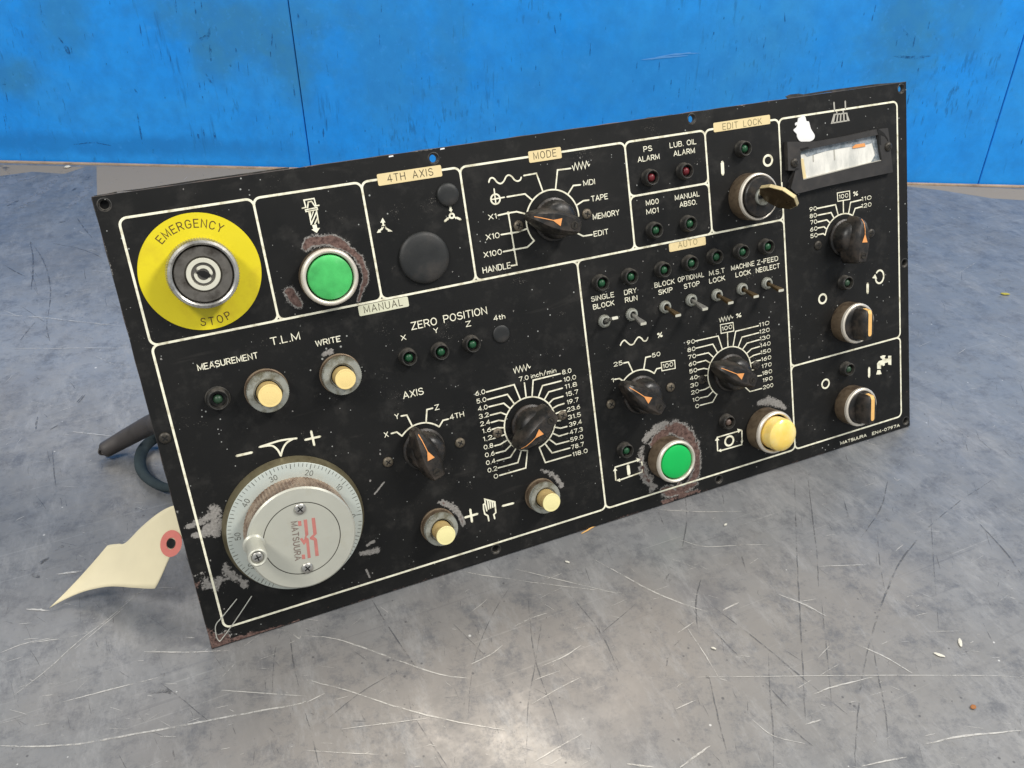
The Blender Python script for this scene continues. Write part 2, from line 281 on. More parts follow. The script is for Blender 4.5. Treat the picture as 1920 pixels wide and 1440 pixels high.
def loft(sections):
    v = []; f = []; k = len(sections[0])
    for s_ in sections: v += s_
    for j in range(len(sections) - 1):
        for i in range(k): q = (i + 1) % k; f.append((j * k + i, j * k + q, (j + 1) * k + q, (j + 1) * k + i))
    f.append(tuple(range(k - 1, -1, -1))); f.append(tuple((len(sections) - 1) * k + i for i in range(k)))
    return v, f
def join(*vf):
    V = []; F = []
    for v, f in vf:
        o = len(V); V += list(v); F += [tuple(i + o for i in p) for p in f]
    return V, F
def ribbon(pts, wd, z=0.0, closed=False, V=None, F=None, caps=True, widths=None):
    """flat stroke of width wd along pts, mitred, with round ends"""
    P = [np.array(p[:2], float) for p in pts]
    Q = [P[0]]
    for p in P[1:]:
        if np.linalg.norm(p - Q[-1]) > wd * 0.02: Q.append(p)
    P = Q; n_ = len(P)
    if n_ < 2: return
    if closed and np.linalg.norm(P[0] - P[-1]) < wd * 0.05: P = P[:-1]; n_ -= 1
    base = len(V); h = wd / 2
    for i in range(n_):
        if closed: a, b = P[i] - P[i - 1], P[(i + 1) % n_] - P[i]
        else: a = P[i] - P[i - 1] if i else P[1] - P[0]; b = P[i + 1] - P[i] if i < n_ - 1 else P[-1] - P[-2]
        a = a / np.linalg.norm(a); b = b / np.linalg.norm(b)
        na = np.array([-a[1], a[0]]); nb = np.array([-b[1], b[0]]); m_ = na + nb; l = np.linalg.norm(m_)
        m_ = na if l < 1e-6 else m_ / l; k = min(1 / max(m_ @ na, 0.3), 2.2)
        hh = h if widths is None else widths[i] / 2
        V.append((*(P[i] + m_ * hh * k), z)); V.append((*(P[i] - m_ * hh * k), z))
    for i in range(n_ if closed else n_ - 1):
        a = base + 2 * i; b = base + 2 * ((i + 1) % n_); F.append((a + 1, b + 1, b, a))
    if caps and not closed:
        for (e, d, i0, i1) in ((P[0], P[0] - P[1], base, base + 1), (P[-1], P[-1] - P[-2], base + 2 * n_ - 1, base + 2 * n_ - 2)):
            d = d / np.linalg.norm(d); a0 = math.atan2(d[1], d[0]) + math.pi / 2; ids = [i0]
            for k in range(1, 5):
                t = a0 - math.pi * k / 5; V.append((e[0] + h * math.cos(t), e[1] + h * math.sin(t), z)); ids.append(len(V) - 1)
            # start cap runs from left side round to right side (winding opposite at the other end)
            ids.append(i1)
            F.append(tuple(ids[::-1]) if True else tuple(ids))
def strokes(name, list_, wd, parent, mat='print', z=6e-5, closed=False, **kw):
    V = []; F = []
    for k, s_ in enumerate(list_): ribbon(s_, wd, z + k * 8e-6, closed, V, F)
    return mk(name, V, F, mat, parent, **kw)

# ------------------------------------------------------------------ one-stroke lettering
def arc(cx, cy, rx, ry, a0, a1, n_=9): return [(cx + rx * math.cos(R(a0 + (a1 - a0) * i / n_)), cy + ry * math.sin(R(a0 + (a1 - a0) * i / n_))) for i in range(n_ + 1)]
def oval(wd): r = wd / 2; return arc(r, 1 - r, r, r, 0, 180, 8) + arc(r, r, r, r, 180, 360, 8) + [(wd, 1 - r)]
G = {}
G['0'] = (.56, [arc(.28, .5, .28, .5, 0, 360, 18)]); G['O'] = (.68, [arc(.34, .5, .34, .5, 0, 360, 18)])
G['1'] = (.16, [[(0, .84), (.16, .98), (.16, 0)]])
G['2'] = (.54, [arc(.27, .73, .27, .27, 170, -25, 9) + [(0, 0), (.56, 0)]])
G['3'] = (.54, [arc(.26, .75, .26, .25, 160, -80, 9) + arc(.26, .26, .29, .26, 80, -160, 9)])
G['4'] = (.6, [[(.44, 0), (.44, 1), (0, .28), (.62, .28)]])
G['5'] = (.54, [[(.5, 1), (.08, 1), (.04, .55)] + arc(.26, .32, .29, .32, 130, -150, 10)])
G['6'] = (.54, [[(.46, .97), (.3, .86), (.12, .62), (.02, .36)], arc(.28, .3, .27, .3, 0, 360, 14)])
G['7'] = (.54, [[(0, 1), (.54, 1), (.2, 0)]])
G['8'] = (.56, [arc(.28, .76, .24, .24, 0, 360, 12), arc(.28, .27, .28, .27, 0, 360, 12)])
G['9'] = (.54, [[(.08, .03), (.24, .14), (.42, .38), (.52, .64)], arc(.26, .7, .27, .3, 0, 360, 14)])
G['A'] = (.68, [[(0, 0), (.34, 1), (.68, 0)], [(.12, .32), (.56, .32)]])
G['B'] = (.58, [[(0, 0), (0, 1), (.32, 1)] + arc(.32, .77, .22, .23, 90, -90, 7) + arc(.34, .27, .25, .27, 90, -90, 7) + [(0, 0)], [(0, .54), (.32, .54)]])
G['C'] = (.62, [arc(.33, .67, .32, .33, 20, 180, 8) + arc(.33, .33, .32, .33, 180, 340, 8)])
G['D'] = (.62, [[(0, 0), (0, 1), (.28, 1)] + arc(.28, .66, .34, .34, 90, 0, 5) + arc(.28, .34, .34, .34, 0, -90, 5) + [(0, 0)]])
G['E'] = (.52, [[(.54, 1), (0, 1), (0, 0), (.54, 0)], [(0, .52), (.46, .52)]])
G['F'] = (.52, [[(.54, 1), (0, 1), (0, 0)], [(0, .52), (.44, .52)]])
G['G'] = (.64, [arc(.33, .67, .32, .33, 20, 180, 8) + arc(.33, .33, .32, .33, 180, 350, 8) + [(.65, .46), (.38, .46)]])
G['H'] = (.62, [[(0, 0), (0, 1)], [(.62, 0), (.62, 1)], [(0, .52), (.62, .52)]])
G['I'] = (0.02, [[(.01, 0), (.01, 1)]])
G['K'] = (.6, [[(0, 0), (0, 1)], [(.58, 1), (0, .38)], [(.2, .58), (.62, 0)]])
G['L'] = (.5, [[(0, 1), (0, 0), (.5, 0)]])
G['M'] = (.74, [[(0, 0), (0, 1), (.37, .12), (.74, 1), (.74, 0)]])
G['N'] = (.62, [[(0, 0), (0, 1), (.62, 0), (.62, 1)]])
G['P'] = (.56, [[(0, 0), (0, 1), (.32, 1)] + arc(.32, .73, .25, .27, 90, -90, 8) + [(0, .46)]])
G['R'] = (.58, [[(0, 0), (0, 1), (.32, 1)] + arc(.32, .74, .25, .26, 90, -90, 8) + [(0, .48)], [(.3, .48), (.6, 0)]])
G['S'] = (.58, [arc(.29, .76, .27, .24, 25, 250, 10) + arc(.29, .26, .3, .26, 70, -160, 10)])
G['T'] = (.58, [[(0, 1), (.6, 1)], [(.3, 1), (.3, 0)]])
G['U'] = (.6, [[(0, 1), (0, .3)] + arc(.3, .3, .3, .3, 180, 360, 9) + [(.6, 1)]])
G['V'] = (.64, [[(0, 1), (.32, 0), (.64, 1)]])
G['W'] = (.86, [[(0, 1), (.2, 0), (.43, .9), (.66, 0), (.86, 1)]])
G['X'] = (.6, [[(0, 0), (.6, 1)], [(0, 1), (.6, 0)]])
G['Y'] = (.62, [[(0, 1), (.31, .5), (.62, 1)], [(.31, .5), (.31, 0)]])
G['Z'] = (.58, [[(0, 1), (.58, 1), (0, 0), (.6, 0)]])
G['.'] = (.02, [[(0, 0.0), (.05, 0.0)]]); G['-'] = (.3, [[(0, .48), (.3, .48)]]); G['/'] = (.4, [[(0, -.08), (.4, 1.08)]])
G['%'] = (.62, [arc(.14, .82, .12, .15, 0, 360, 9), arc(.5, .2, .12, .15, 0, 360, 9), [(.56, 1), (.08, 0)]])
G['i'] = (.02, [[(.01, 0), (.01, .62)], [(.01, .9), (.02, .93)]])
G['n'] = (.42, [[(0, 0), (0, .62)], [(0, .42)] + arc(.21, .42, .21, .22, 170, 0, 7) + [(.42, 0)]])
G['m'] = (.7, [[(0, 0), (0, .62)], [(0, .45)] + arc(.175, .45, .175, .19, 170, 0, 6) + [(.35, 0)], [(.35, .45)] + arc(.525, .45, .175, .19, 170, 0, 6) + [(.7, 0)]])
G['h'] = (.44, [[(0, 0), (0, 1)], [(0, .42)] + arc(.22, .42, .22, .22, 170, 0, 7) + [(.44, 0)]])
G['c'] = (.42, [arc(.22, .31, .22, .31, 40, 320, 10)])
G['t'] = (.3, [[(.12, .92), (.12, .12), (.3, 0)], [(0, .64), (.3, .64)]])
def layout(s, gap=.24, space=.5):
    x = 0; out = []
    for ch in s:
        if ch == ' ': x += space; continue
        wd, st = G[ch]; out.append((x, ch)); x += wd + gap
    return out, x - gap
def text(s, Lp, Rp, cap, parent, mat='print', wt=.135, name='lettering', gap=.24, h=0.0, z=7e-5, space=.5):
    """letters fitted between two points (photo measure) on the panel; cap height in mm"""
    (x0, y0), (x1, y1) = onpanel(*Lp, h), onpanel(*Rp, h)
    ly, tot = layout(s, gap, space); cap /= 1000; sw = cap * wt
    sx = (x1 - x0 - sw) / tot if tot > 0.1 else cap; yb = (y0 + y1) / 2 - cap / 2
    V = []; F = []; k = 0
    for x, ch in ly:
        for st in G[ch][1]:
            ribbon([((x + a) * sx + sw / 2, b * (cap - sw) + sw / 2) for a, b in st], sw, z + k * 6e-6, False, V, F); k = (k + 1) % 3
    return mk(name, V, F, mat, parent, (x0, yb, h))
def arctext(s, cx, cy, rad, a_mid, cap, parent, mat, wt, spacing, inward=False, z=7e-5, name='lettering'):
    """letters set round a centre; a_mid in degrees counter-clockwise from +x; inward = feet point outwards (bottom text)"""
    V = []; F = []; k = 0; ly, tot = layout(s, spacing); sw = cap * wt
    for x, ch in ly:
        wd = G[ch][0]; t = (x + wd / 2 - tot / 2) * cap / rad
        ang = R(a_mid) - t if not inward else R(a_mid) + t
        ux, uy = (math.sin(ang), -math.cos(ang)) if not inward else (-math.sin(ang), math.cos(ang))
        vx, vy = (math.cos(ang), math.sin(ang)) if not inward else (-math.cos(ang), -math.sin(ang))
        px, py = cx + rad * math.cos(ang), cy + rad * math.sin(ang)
        for st in G[ch][1]:
            q = [(px + ux * (a - wd / 2) * cap + vx * (b - .5) * cap, py + uy * (a - wd / 2) * cap + vy * (b - .5) * cap) for a, b in st]
            ribbon(q, sw, z + k * 6e-6, False, V, F); k = (k + 1) % 3
    return mk(name, V, F, mat, parent)
def P(pts, h=0.0): return [onpanel(x, y, h) for x, y in pts]
def fitcircle(pts):
    A = np.array([[2 * x, 2 * y, 1] for x, y in pts]); b = np.array([x * x + y * y for x, y in pts]); s = np.linalg.lstsq(A, b, rcond=None)[0]
    return s[0], s[1], math.sqrt(s[2] + s[0] ** 2 + s[1] ** 2)
LW = 0.00085

# ------------------------------------------------------------------ table and wall
A0, A1 = ontable(0, 303)[:2], ontable(1920, 350)[:2]
wd_ = (A1 - A0) / np.linalg.norm(A1 - A0); wn = np.array([wd_[1], -wd_[0]])      # wn points to the camera side
if wn @ (CAM[:2] - A0) < 0: wn = -wn
tbl = bpy.data.objects.new('workbench', None); COL.objects.link(tbl); tbl.location = (0.25, 0, TZ)
tbl['label'] = 'scratched grey metal workbench top under the control panel'; tbl['category'] = 'workbench'
bk0 = A0 - wd_ * 1.2 + wn * .004; bk1 = A1 + wd_ * 1.2 + wn * .004
fr0 = bk0 + wn * 1.75; fr1 = bk1 + wn * 1.75
def loc2(p): return (p[0] - .25, p[1])
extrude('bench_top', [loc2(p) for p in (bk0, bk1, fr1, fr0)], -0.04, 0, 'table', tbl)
e0, e1 = bk0 + wn * .0002, bk1 + wn * .0002
extrude('edge_strip', [loc2(p) for p in (bk0 - wn * .006, bk1 - wn * .006, bk1 - wn * .0002, bk0 - wn * .0002)], -0.03, 0.0012, 'tan', tbl)
wall = bpy.data.objects.new('blue_wall', None); COL.objects.link(wall); wall.location = (*(A0 - wn * .003), TZ - .3)
wall.rotation_euler = (0, 0, math.atan2(wd_[1], wd_[0]))
wall['label'] = 'scuffed bright blue painted boards standing behind the workbench'; wall['category'] = 'wall'
s1 = float((ontable(584, 313)[:2] - A0) @ wd_); s2 = float((ontable(1834, 345)[:2] - A0) @ wd_)
for a, b in ((-1.6, s1 - .0006), (s1 + .0006, s2 - .0005), (s2 + .0005, s2 + 1.6)):
    bm = bmesh.new(); bmesh.ops.create_cube(bm, size=1, matrix=Matrix.Translation(((a + b) / 2, .0125, .475)) @ Matrix.Diagonal((b - a, .02, .95, 1)))
    bmesh.ops.bevel(bm, geom=bm.edges[:], offset=.0006, segments=2, affect='EDGES')
    me = bpy.data.meshes.new('wall_board'); bm.to_mesh(me); bm.free(); me.materials.append(M['wall']); o = bpy.data.objects.new('wall_board', me); COL.objects.link(o); o.parent = wall
me_back = mk('backing', [(-1.6, .03, 0), (3, .03, 0), (3, .03, .95), (-1.6, .03, .95)], [(0, 1, 2, 3)], 'dark', wall)

# scratches, smudges and specks lying in the table paint
def tribs(name, items, mat, z):
    V = []; F = []
    for k, (pts, wpx) in enumerate(items):
        q = [ontable(*p)[:2] for p in pts]; L = []
        # smooth the polyline
        for i in range(len(q) - 1):
            p0 = q[i - 1] if i else 2 * q[0] - q[1]; p1 = q[i]; p2 = q[i + 1]; p3 = q[i + 2] if i + 2 < len(q) else 2 * q[-1] - q[-2]
            for t in np.linspace(0, 1, 9)[:-1]:
                L.append(0.5 * ((2 * p1) + (-p0 + p2) * t + (2 * p0 - 5 * p1 + 4 * p2 - p3) * t * t + (-p0 + 3 * p1 - 3 * p2 + p3) * t ** 3))
        L.append(q[-1]); m_ = len(L)
        dist = np.linalg.norm(np.array([*L[m_ // 2], 0]) - CAM); wm = wpx * dist / FPX
        ws = [wm * (0.25 + 0.85 * math.sin(math.pi * min(1, max(0, i / (m_ - 1)))) ** .6) * random.uniform(.7, 1.2) for i in range(m_)]
        L = [loc2(l + rng.randn(2) * min(wm, .0009) * .12) for l in L]
        ribbon(L, wm, z + (k % 9) * 6e-6, False, V, F, caps=False, widths=ws)
    return mk(name, V, F, mat, tbl, kind='stuff')
a_, b_, c_, d_ = Z(0, 1000, 2), Z(960, 900, 2), Z(0, 280, 3), Z(60, 740, 2.88)
bright = [(a_.L(0, 798, 120, 800, 300, 790, 500, 755, 720, 715, 900, 680, 1100, 645, 1150, 630), 3.2), (a_.L(210, 640, 400, 590, 600, 540), 1.8),
 (a_.L(1145, 385, 1250, 395, 1350, 425, 1500, 480, 1650, 530, 1760, 545), 2.2), (a_.L(1150, 550, 1300, 590, 1500, 655, 1700, 705, 1900, 740), 2.2),
 (a_.L(810, 588, 950, 598, 1150, 612), 1.5), (a_.L(540, 445, 700, 447, 860, 440), 1.6), (a_.L(1150, 635, 1220, 600), 1.6), (a_.L(1280, 735, 1400, 720, 1600, 695), 1.4),
 (a_.L(1725, 142, 1820, 160, 1920, 172), 1.5), (a_.L(1740, 505, 1840, 455, 1885, 420), 1.6), (a_.L(690, 392, 730, 393), 2), (a_.L(1040, 362, 1080, 368, 1120, 395, 1128, 385), 1.5),
 (a_.L(50, 610, 180, 510, 290, 410, 420, 310, 540, 205), 1.2), (a_.L(600, 762, 660, 764), 1.6), (a_.L(0, 450, 90, 415, 200, 392), 1.4), (a_.L(1150, 815, 1300, 825, 1420, 830), 1.2), (a_.L(210, 155, 310, 142), 4), (a_.L(100, 285, 185, 290), 3),
 (b_.L(310, 300, 420, 360, 520, 415, 640, 465, 740, 498), 2.2), (b_.L(10, 335, 200, 380, 400, 428), 1.5), (b_.L(0, 375, 200, 400, 410, 425), 1.3), (b_.L(1000, 430, 1090, 465, 1180, 512), 2.2),
 (b_.L(1300, 620, 1400, 665, 1500, 725), 2), (b_.L(1350, 740, 1200, 778, 1130, 805), 2.2), (b_.L(1550, 990, 1700, 960, 1920, 940), 2.8), (b_.L(1310, 1075, 1400, 1055, 1480, 1040), 2.4),
 (b_.L(630, 1080, 690, 1035, 745, 995), 3), (b_.L(430, 1065, 530, 1078), 3), (b_.L(615, 860, 690, 825), 1.6), (b_.L(110, 700, 200, 660, 260, 620), 1.8), (b_.L(75, 840, 180, 780, 260, 740), 1.4),
 (b_.L(80, 1060, 180, 1000, 260, 955), 1.8), (b_.L(10, 550, 70, 520, 130, 500), 2), (b_.L(1100, 918, 1160, 900), 2.4), (b_.L(1150, 325, 1330, 318), 1.6), (b_.L(620, 575, 680, 535), 1.5), (b_.L(790, 490, 850, 460), 2.5),
 (b_.L(630, 225, 720, 250, 860, 245, 955, 243), 1.3), (b_.L(690, 740, 900, 738, 1150, 735, 1500, 733, 1800, 735, 1920, 742), 1.1), (b_.L(520, 110, 700, 120, 860, 118), 1.4), (b_.L(660, 560, 720, 650, 780, 750), 1.4), (b_.L(900, 900, 980, 960, 1100, 990), 1.2),
 (c_.L(0, 932, 200, 943, 400, 965, 690, 995), 1.6), (c_.L(0, 1120, 300, 1121, 500, 1118, 720, 1120), 1.2), (d_.L(205, 200, 320, 212, 430, 225), 1.5), (d_.L(500, 1125, 640, 1025), 1.1), (d_.L(230, 1375, 380, 1250, 500, 1150), 1.1), (d_.L(600, 1390, 850, 1392), 1.6), (d_.L(0, 1340, 150, 1320), 1.5)]
dark = [(a_.L(1055, 365, 1030, 450, 1020, 600), 1.6), (a_.L(1085, 365, 1100, 480, 1120, 575), 2), (a_.L(1145, 675, 1170, 760, 1195, 870), 2.2), (a_.L(1395, 250, 1450, 340, 1530, 460, 1600, 560), 2.2), (a_.L(1560, 700, 1620, 790, 1680, 880), 2),
 (a_.L(1475, 525, 1350, 600, 1200, 720), 1.5), (a_.L(600, 560, 680, 620, 800, 720), 1.6), (a_.L(1700, 340, 1780, 420, 1830, 470), 1.3), (a_.L(1920, 190, 1850, 300, 1790, 440, 1765, 560, 1755, 700), 1.3),
 (b_.L(1410, 0, 1380, 110, 1310, 215), 2), (b_.L(1800, 0, 1680, 80, 1560, 180, 1460, 300, 1400, 430, 1355, 560, 1320, 700, 1295, 880, 1285, 1080), 2.6), (b_.L(1350, 600, 1370, 720, 1400, 870, 1410, 1000), 2),
 (b_.L(1060, 0, 1065, 200, 1075, 420, 1090, 700, 1100, 900), 2.2), (b_.L(1110, 0, 1140, 250, 1150, 400), 2), (b_.L(1160, 450, 1180, 640, 1200, 850), 1.6), (b_.L(835, 200, 860, 280, 880, 350), 2), (b_.L(960, 650, 968, 800, 980, 950, 980, 1080), 2.4),
 (b_.L(705, 440, 800, 510, 930, 610, 1050, 710, 1160, 800, 1270, 890), 2.2), (b_.L(740, 740, 770, 880, 820, 1080), 2.4), (b_.L(60, 440, 75, 600, 100, 720, 160, 880, 210, 1060), 2), (b_.L(210, 420, 330, 570, 400, 720), 2.4), (b_.L(110, 540, 85, 700, 60, 850, 55, 1000), 2),
 (b_.L(750, 560, 850, 660, 920, 730), 2.6), (b_.L(640, 590, 590, 650, 575, 740), 2.2), (b_.L(1730, 140, 1850, 270, 1920, 370), 2.6), (b_.L(950, 760, 1040, 860), 2), (b_.L(1020, 910, 1130, 1000), 2), (b_.L(710, 365, 690, 450, 695, 560), 2.4), (b_.L(470, 460, 400, 520, 340, 570), 1.4),
 (b_.L(650, 60, 655, 150, 640, 250), 2), (b_.L(1240, 60, 1265, 150, 1290, 195), 2), (b_.L(540, 100, 570, 170), 1.8), (b_.L(1370, 200, 1380, 320, 1400, 420), 1.4), (b_.L(1570, 130, 1580, 300, 1600, 560), 1.2),
 (c_.L(170, 520, 185, 600, 185, 700, 175, 790), 2), (c_.L(172, 520, 230, 600, 270, 700, 285, 820, 270, 940), 2.2), (c_.L(300, 530, 430, 555, 520, 585, 590, 620), 1.8), (c_.L(200, 970, 150, 1030, 110, 1080), 1.8), (c_.L(430, 380, 470, 440, 520, 500), 1.8),
 (c_.L(480, 1380, 440, 1430), 2.2), (c_.L(20, 650, 90, 690, 150, 720), 1.8), (c_.L(265, 940, 265, 1020, 285, 1090), 1.4), (d_.L(100, 190, 140, 165), 3), (d_.L(20, 190, 30, 120), 3), (d_.L(240, 45, 275, 5), 2.4), (d_.L(110, 300, 120, 420, 135, 540), 1.5)]
smudge = [(d_.L(85, 860, 120, 838, 175, 815), 9), (d_.L(38, 915, 60, 900, 92, 880), 8), (d_.L(0, 968, 20, 975, 42, 990), 8), (d_.L(5, 600, 40, 575), 3), (c_.L(230, 140, 300, 132, 390, 120), 6), (c_.L(0, 150, 60, 150, 130, 140), 7), (c_.L(40, 320, 100, 290, 130, 280), 6), (c_.L(330, 420, 370, 400), 7), (c_.L(400, 240, 460, 190, 530, 120), 7), (c_.L(0, 90, 40, 110, 60, 140), 10),
 (b_.L(590, 370, 610, 400, 625, 410), 9), (b_.L(565, 390, 590, 350), 4), (a_.L(500, 590, 540, 600, 620, 590, 660, 610), 8), (a_.L(590, 540, 620, 530), 14), (a_.L(640, 770, 655, 850), 3), (a_.L(680, 750, 705, 715), 4), (a_.L(1275, 735, 1300, 765), 4), (a_.L(385, 540, 415, 500), 4), (b_.L(725, 735, 745, 745), 5)]
pale = [(c_.L(0, 200, 80, 180, 210, 150), 22), (c_.L(0, 290, 70, 300), 14), (c_.L(120, 330, 220, 250, 330, 140), 20), (c_.L(330, 230, 420, 150, 470, 110), 16), (c_.L(380, 330, 470, 250, 520, 180), 12)]
tribs('smudge', pale, 'stain_pale', 3e-5)
tribs('smudge', smudge, 'stain_dark', 1e-4)
rb, rd = [], []
for i in range(1500):
    x, y = random.uniform(-60, 1980), random.uniform(320, 1500); l = random.uniform(3, 60) * random.random() ** .7 * (0.35 if y < 500 else 1); br = random.random() < .45
    a = random.gauss(-.15, .35) if br else random.choice([random.gauss(1.35, .2), random.gauss(.8, .4)])
    (rb if br else rd).append(([(x, y), (x + l * math.cos(a) * .5 + random.gauss(0, 1), y + l * math.sin(a) * .5), (x + l * math.cos(a), y + l * math.sin(a))], random.uniform(.3, .95)))
tribs('scratches', dark + rd, 'scratch_dark', 1.7e-4)
tribs('scratches', bright + rb, 'scratch_bright', 2.4e-4)

# dirty marks in the wall paint
def onwall(x, y):
    d = ray(x, y); n3 = np.array([wn[0], wn[1], 0]); p0 = np.array([*(A0 - wn * .003 - wn * .0025), 0]); s_ = ((p0 - CAM) @ n3) / (d @ n3); q = CAM + s_ * d; return float((q[:2] - A0) @ wd_), float(q[2] - (TZ - .3))
M['wall_mark'] = scratch('wall_dark_mark', (0.010, 0.115, 0.32, 1), 0.46); M['wall_patch'] = scratch('wall_grey_patch', (0.040, 0.255, 0.58, 1), 0.30); M['wall_pale'] = scratch('wall_pale_rub', (0.13, 0.40, 0.84, 1), 0.30)
M['wall_pale'].node_tree.nodes['Principled BSDF'].inputs['Metallic'].default_value = 0; M['wall_mark'].node_tree.nodes['Principled BSDF'].inputs['Metallic'].default_value = 0
def wmarks(name, items, mat, off):
    V = []; F = []
    for k, (pts, wpx) in enumerate(items):
        q = smooth_([onwall(*p) for p in pts]); m_ = len(q); wm = wpx * .95 / FPX
        ribbon(q, wm, off + k % 7 * 6e-6, False, V, F, caps=False, widths=[wm * (.2 + .9 * math.sin(math.pi * i / (m_ - 1)) ** .6) * random.uniform(.7, 1.25) for i in range(m_)])
    return mk(name, [(a, .0025 - c, b) for a, b, c in V], [f[::-1] for f in F], mat, wall, kind='stuff')
def smooth_(pts, n_=7):
    out = []
    for i in range(len(pts) - 1):
        for k in range(n_): t = k / n_; out.append((pts[i][0] * (1 - t) + pts[i + 1][0] * t, pts[i][1] * (1 - t) + pts[i + 1][1] * t))
    return out + [pts[-1]]
e1, e2 = Z(0, 0, 2.4), Z(800, 0, 1.714)
wk = [(e1.L(790, 0, 795, 60), 3), (e1.L(875, 0, 882, 65), 3), (e1.L(905, 0, 908, 40), 2), (e1.L(950, 120, 935, 165, 890, 180), 7), (e1.L(295, 205, 312, 245), 9), (e1.L(262, 165, 285, 195), 3), (e1.L(180, 10, 190, 90, 210, 125), 3), (e1.L(5, 380, 60, 385), 4), (e1.L(20, 350, 30, 395), 5), (e1.L(618, 510, 630, 580, 642, 650), 3.5), (e1.L(890, 600, 900, 640), 5), (e1.L(965, 590, 968, 625), 4), (e1.L(925, 330, 950, 370, 970, 390), 4), (e1.L(895, 370, 915, 450), 3),
      (e1.L(1225, 150, 1222, 215), 3), (e1.L(1290, 400, 1305, 460), 3), (e1.L(1320, 380, 1328, 440), 3), (e1.L(1060, 215, 1070, 250), 4), (e1.L(945, 200, 950, 280), 5), (e1.L(915, 200, 915, 220), 4), (e1.L(1035, 290, 1040, 300), 4), (e1.L(330, 650, 420, 640, 500, 655), 3), (e1.L(1455, 575, 1456, 625), 3), (e1.L(1435, 630, 1436, 655), 3), (e1.L(1470, 290, 1480, 350), 2), (e1.L(1340, 60, 1345, 90), 4), (e1.L(605, 400, 620, 420), 4), (e1.L(1165, 160, 1185, 150), 4), (e1.L(690, 670, 690, 690), 4)]
wk += [(e2.L(1500, 180, 1560, 185, 1620, 180), 5), (e2.L(1520, 80, 1560, 130), 3), (e2.L(1630, 100, 1640, 130), 3), (e2.L(1090, 120, 1080, 160), 2.5), (e2.L(1150, 40, 1152, 80), 2), (e2.L(300, 170, 305, 230), 2), (e2.L(410, 80, 415, 110), 2)]
for i in range(170):
    x, y = random.uniform(0, 1920), random.uniform(0, 300); l = random.uniform(3, 26); wk.append(([(x, y), (x + l * (.2 - x / 4200), y + l)], random.uniform(.8, 2.2)))
wmarks('scuffs', wk, 'wall_mark', 2.4e-4)
wmarks('rub_marks', [(e2.L(690, 192, 760, 184, 840, 178), 2.6), (e2.L(735, 184, 800, 173, 880, 170), 2.2), (e2.L(720, 191, 770, 179), 2.0), (e2.L(790, 178, 850, 168), 2.4)], 'wall_pale', 4e-4)
# taupe film along the back of the bench
M['film'] = scratch('taupe_film', (0.31, 0.27, 0.225, 1), 0.24)
fb = M['film'].node_tree.nodes['Principled BSDF']; fb.inputs['Roughness'].default_value = .85; fb.inputs['Metallic'].default_value = 0; fb.inputs['Specular IOR Level'].default_value = .1
for k, pl_ in enumerate((((181, 312), (400, 313), (560, 316), (560, 330), (440, 345), (300, 352), (182, 372)), ((1660, 345), (1800, 350), (1960, 357), (1960, 378), (1860, 372), (1760, 356)), ((0, 309), (60, 310), (160, 313), (120, 326), (60, 322), (0, 330)))):
    q = [loc2(ontable(*p)[:2]) for p in pl_]; mk('film_patch', [(a, b, 2.6e-5) for a, b in q], [tuple(range(len(q)))[::-1]], 'film', tbl)

# ------------------------------------------------------------------ the control panel
pnl = bpy.data.objects.new('control_panel', None); COL.objects.link(pnl); pnl.matrix_world = PM
pnl['label'] = 'black machine tool control panel with knobs, lamps and handwheel leaning back on the workbench'; pnl['category'] = 'control panel'
# wear map in mm (u right, v down)
NU, NV = 1001, 485
uu, vv = np.meshgrid(np.linspace(0, 500, NU), np.linspace(0, H * 1000, NV))
def fnoise(octs, seed, asp=1):
    r = np.random.RandomState(seed); out = np.zeros((NV, NU)); amp = 1; tot = 0
    for cell in octs:
        gy, gx = int(H * 1000 / cell) + 3, int(500 / (cell * asp)) + 3; g = r.rand(gy, gx)
        fy, fx = vv / cell, uu / (cell * asp); iy, ix = fy.astype(int), fx.astype(int); ty, tx = fy - iy, fx - ix; ty = ty * ty * (3 - 2 * ty); tx = tx * tx * (3 - 2 * tx)
        out += amp * ((g[iy, ix] * (1 - tx) + g[iy, ix + 1] * tx) * (1 - ty) + (g[iy + 1, ix] * (1 - tx) + g[iy + 1, ix + 1] * tx) * ty); tot += amp; amp *= .65
    return out / tot - .5
N1 = fnoise((8, 4, 2, 1), 1); N2 = fnoise((3, 1.5, .8), 2); N3 = fnoise((30, 12, 5), 3)
wear = np.full((NV, NU), -1.2); rustm = np.zeros((NV, NU))
def uv(p): x, y = onpanel(*p); return x * 1000, (H - y) * 1000
def seg_d(a, b, ra, rb):
    ax, ay = a; bx, by = b; L2 = (bx - ax) ** 2 + (by - ay) ** 2 + 1e-9; t = np.clip(((uu - ax) * (bx - ax) + (vv - ay) * (by - ay)) / L2, 0, 1)
    d = np.hypot(uu - ax - t * (bx - ax), vv - ay - t * (by - ay)); return 1 - d / (ra + (rb - ra) * t)
def chip(pts, rad, rust=0.0, noise=1.2, bias=0.0):
    global wear, rustm
    q = [uv(p) for p in pts]; rad = rad if isinstance(rad, (list, tuple)) else [rad] * len(q); f = np.full((NV, NU), -9.0)
    if len(q) == 1: f = seg_d(q[0], q[0], rad[0], rad[0])
    for i in range(len(q) - 1): f = np.maximum(f, seg_d(q[i], q[i + 1], rad[i], rad[i + 1]))
    g = f + N2 * noise + N1 * noise * .5 + bias
    wear = np.maximum(wear, np.clip(g, -1.2, 1)); rustm = np.maximum(rustm, np.where(g > 0, np.clip(g * 1.25 * rust, 0, 1), 0))
t1 = Z(540, 440, 9)
chip(t1.L(290, 205, 360, 140, 500, 100, 690, 95, 850, 140, 960, 200, 1070, 285, 1150, 350), [2.2, 2.8, 3.0, 3.0, 2.9, 2.6, 1.9, 1.6], 1.0, .7, .1)
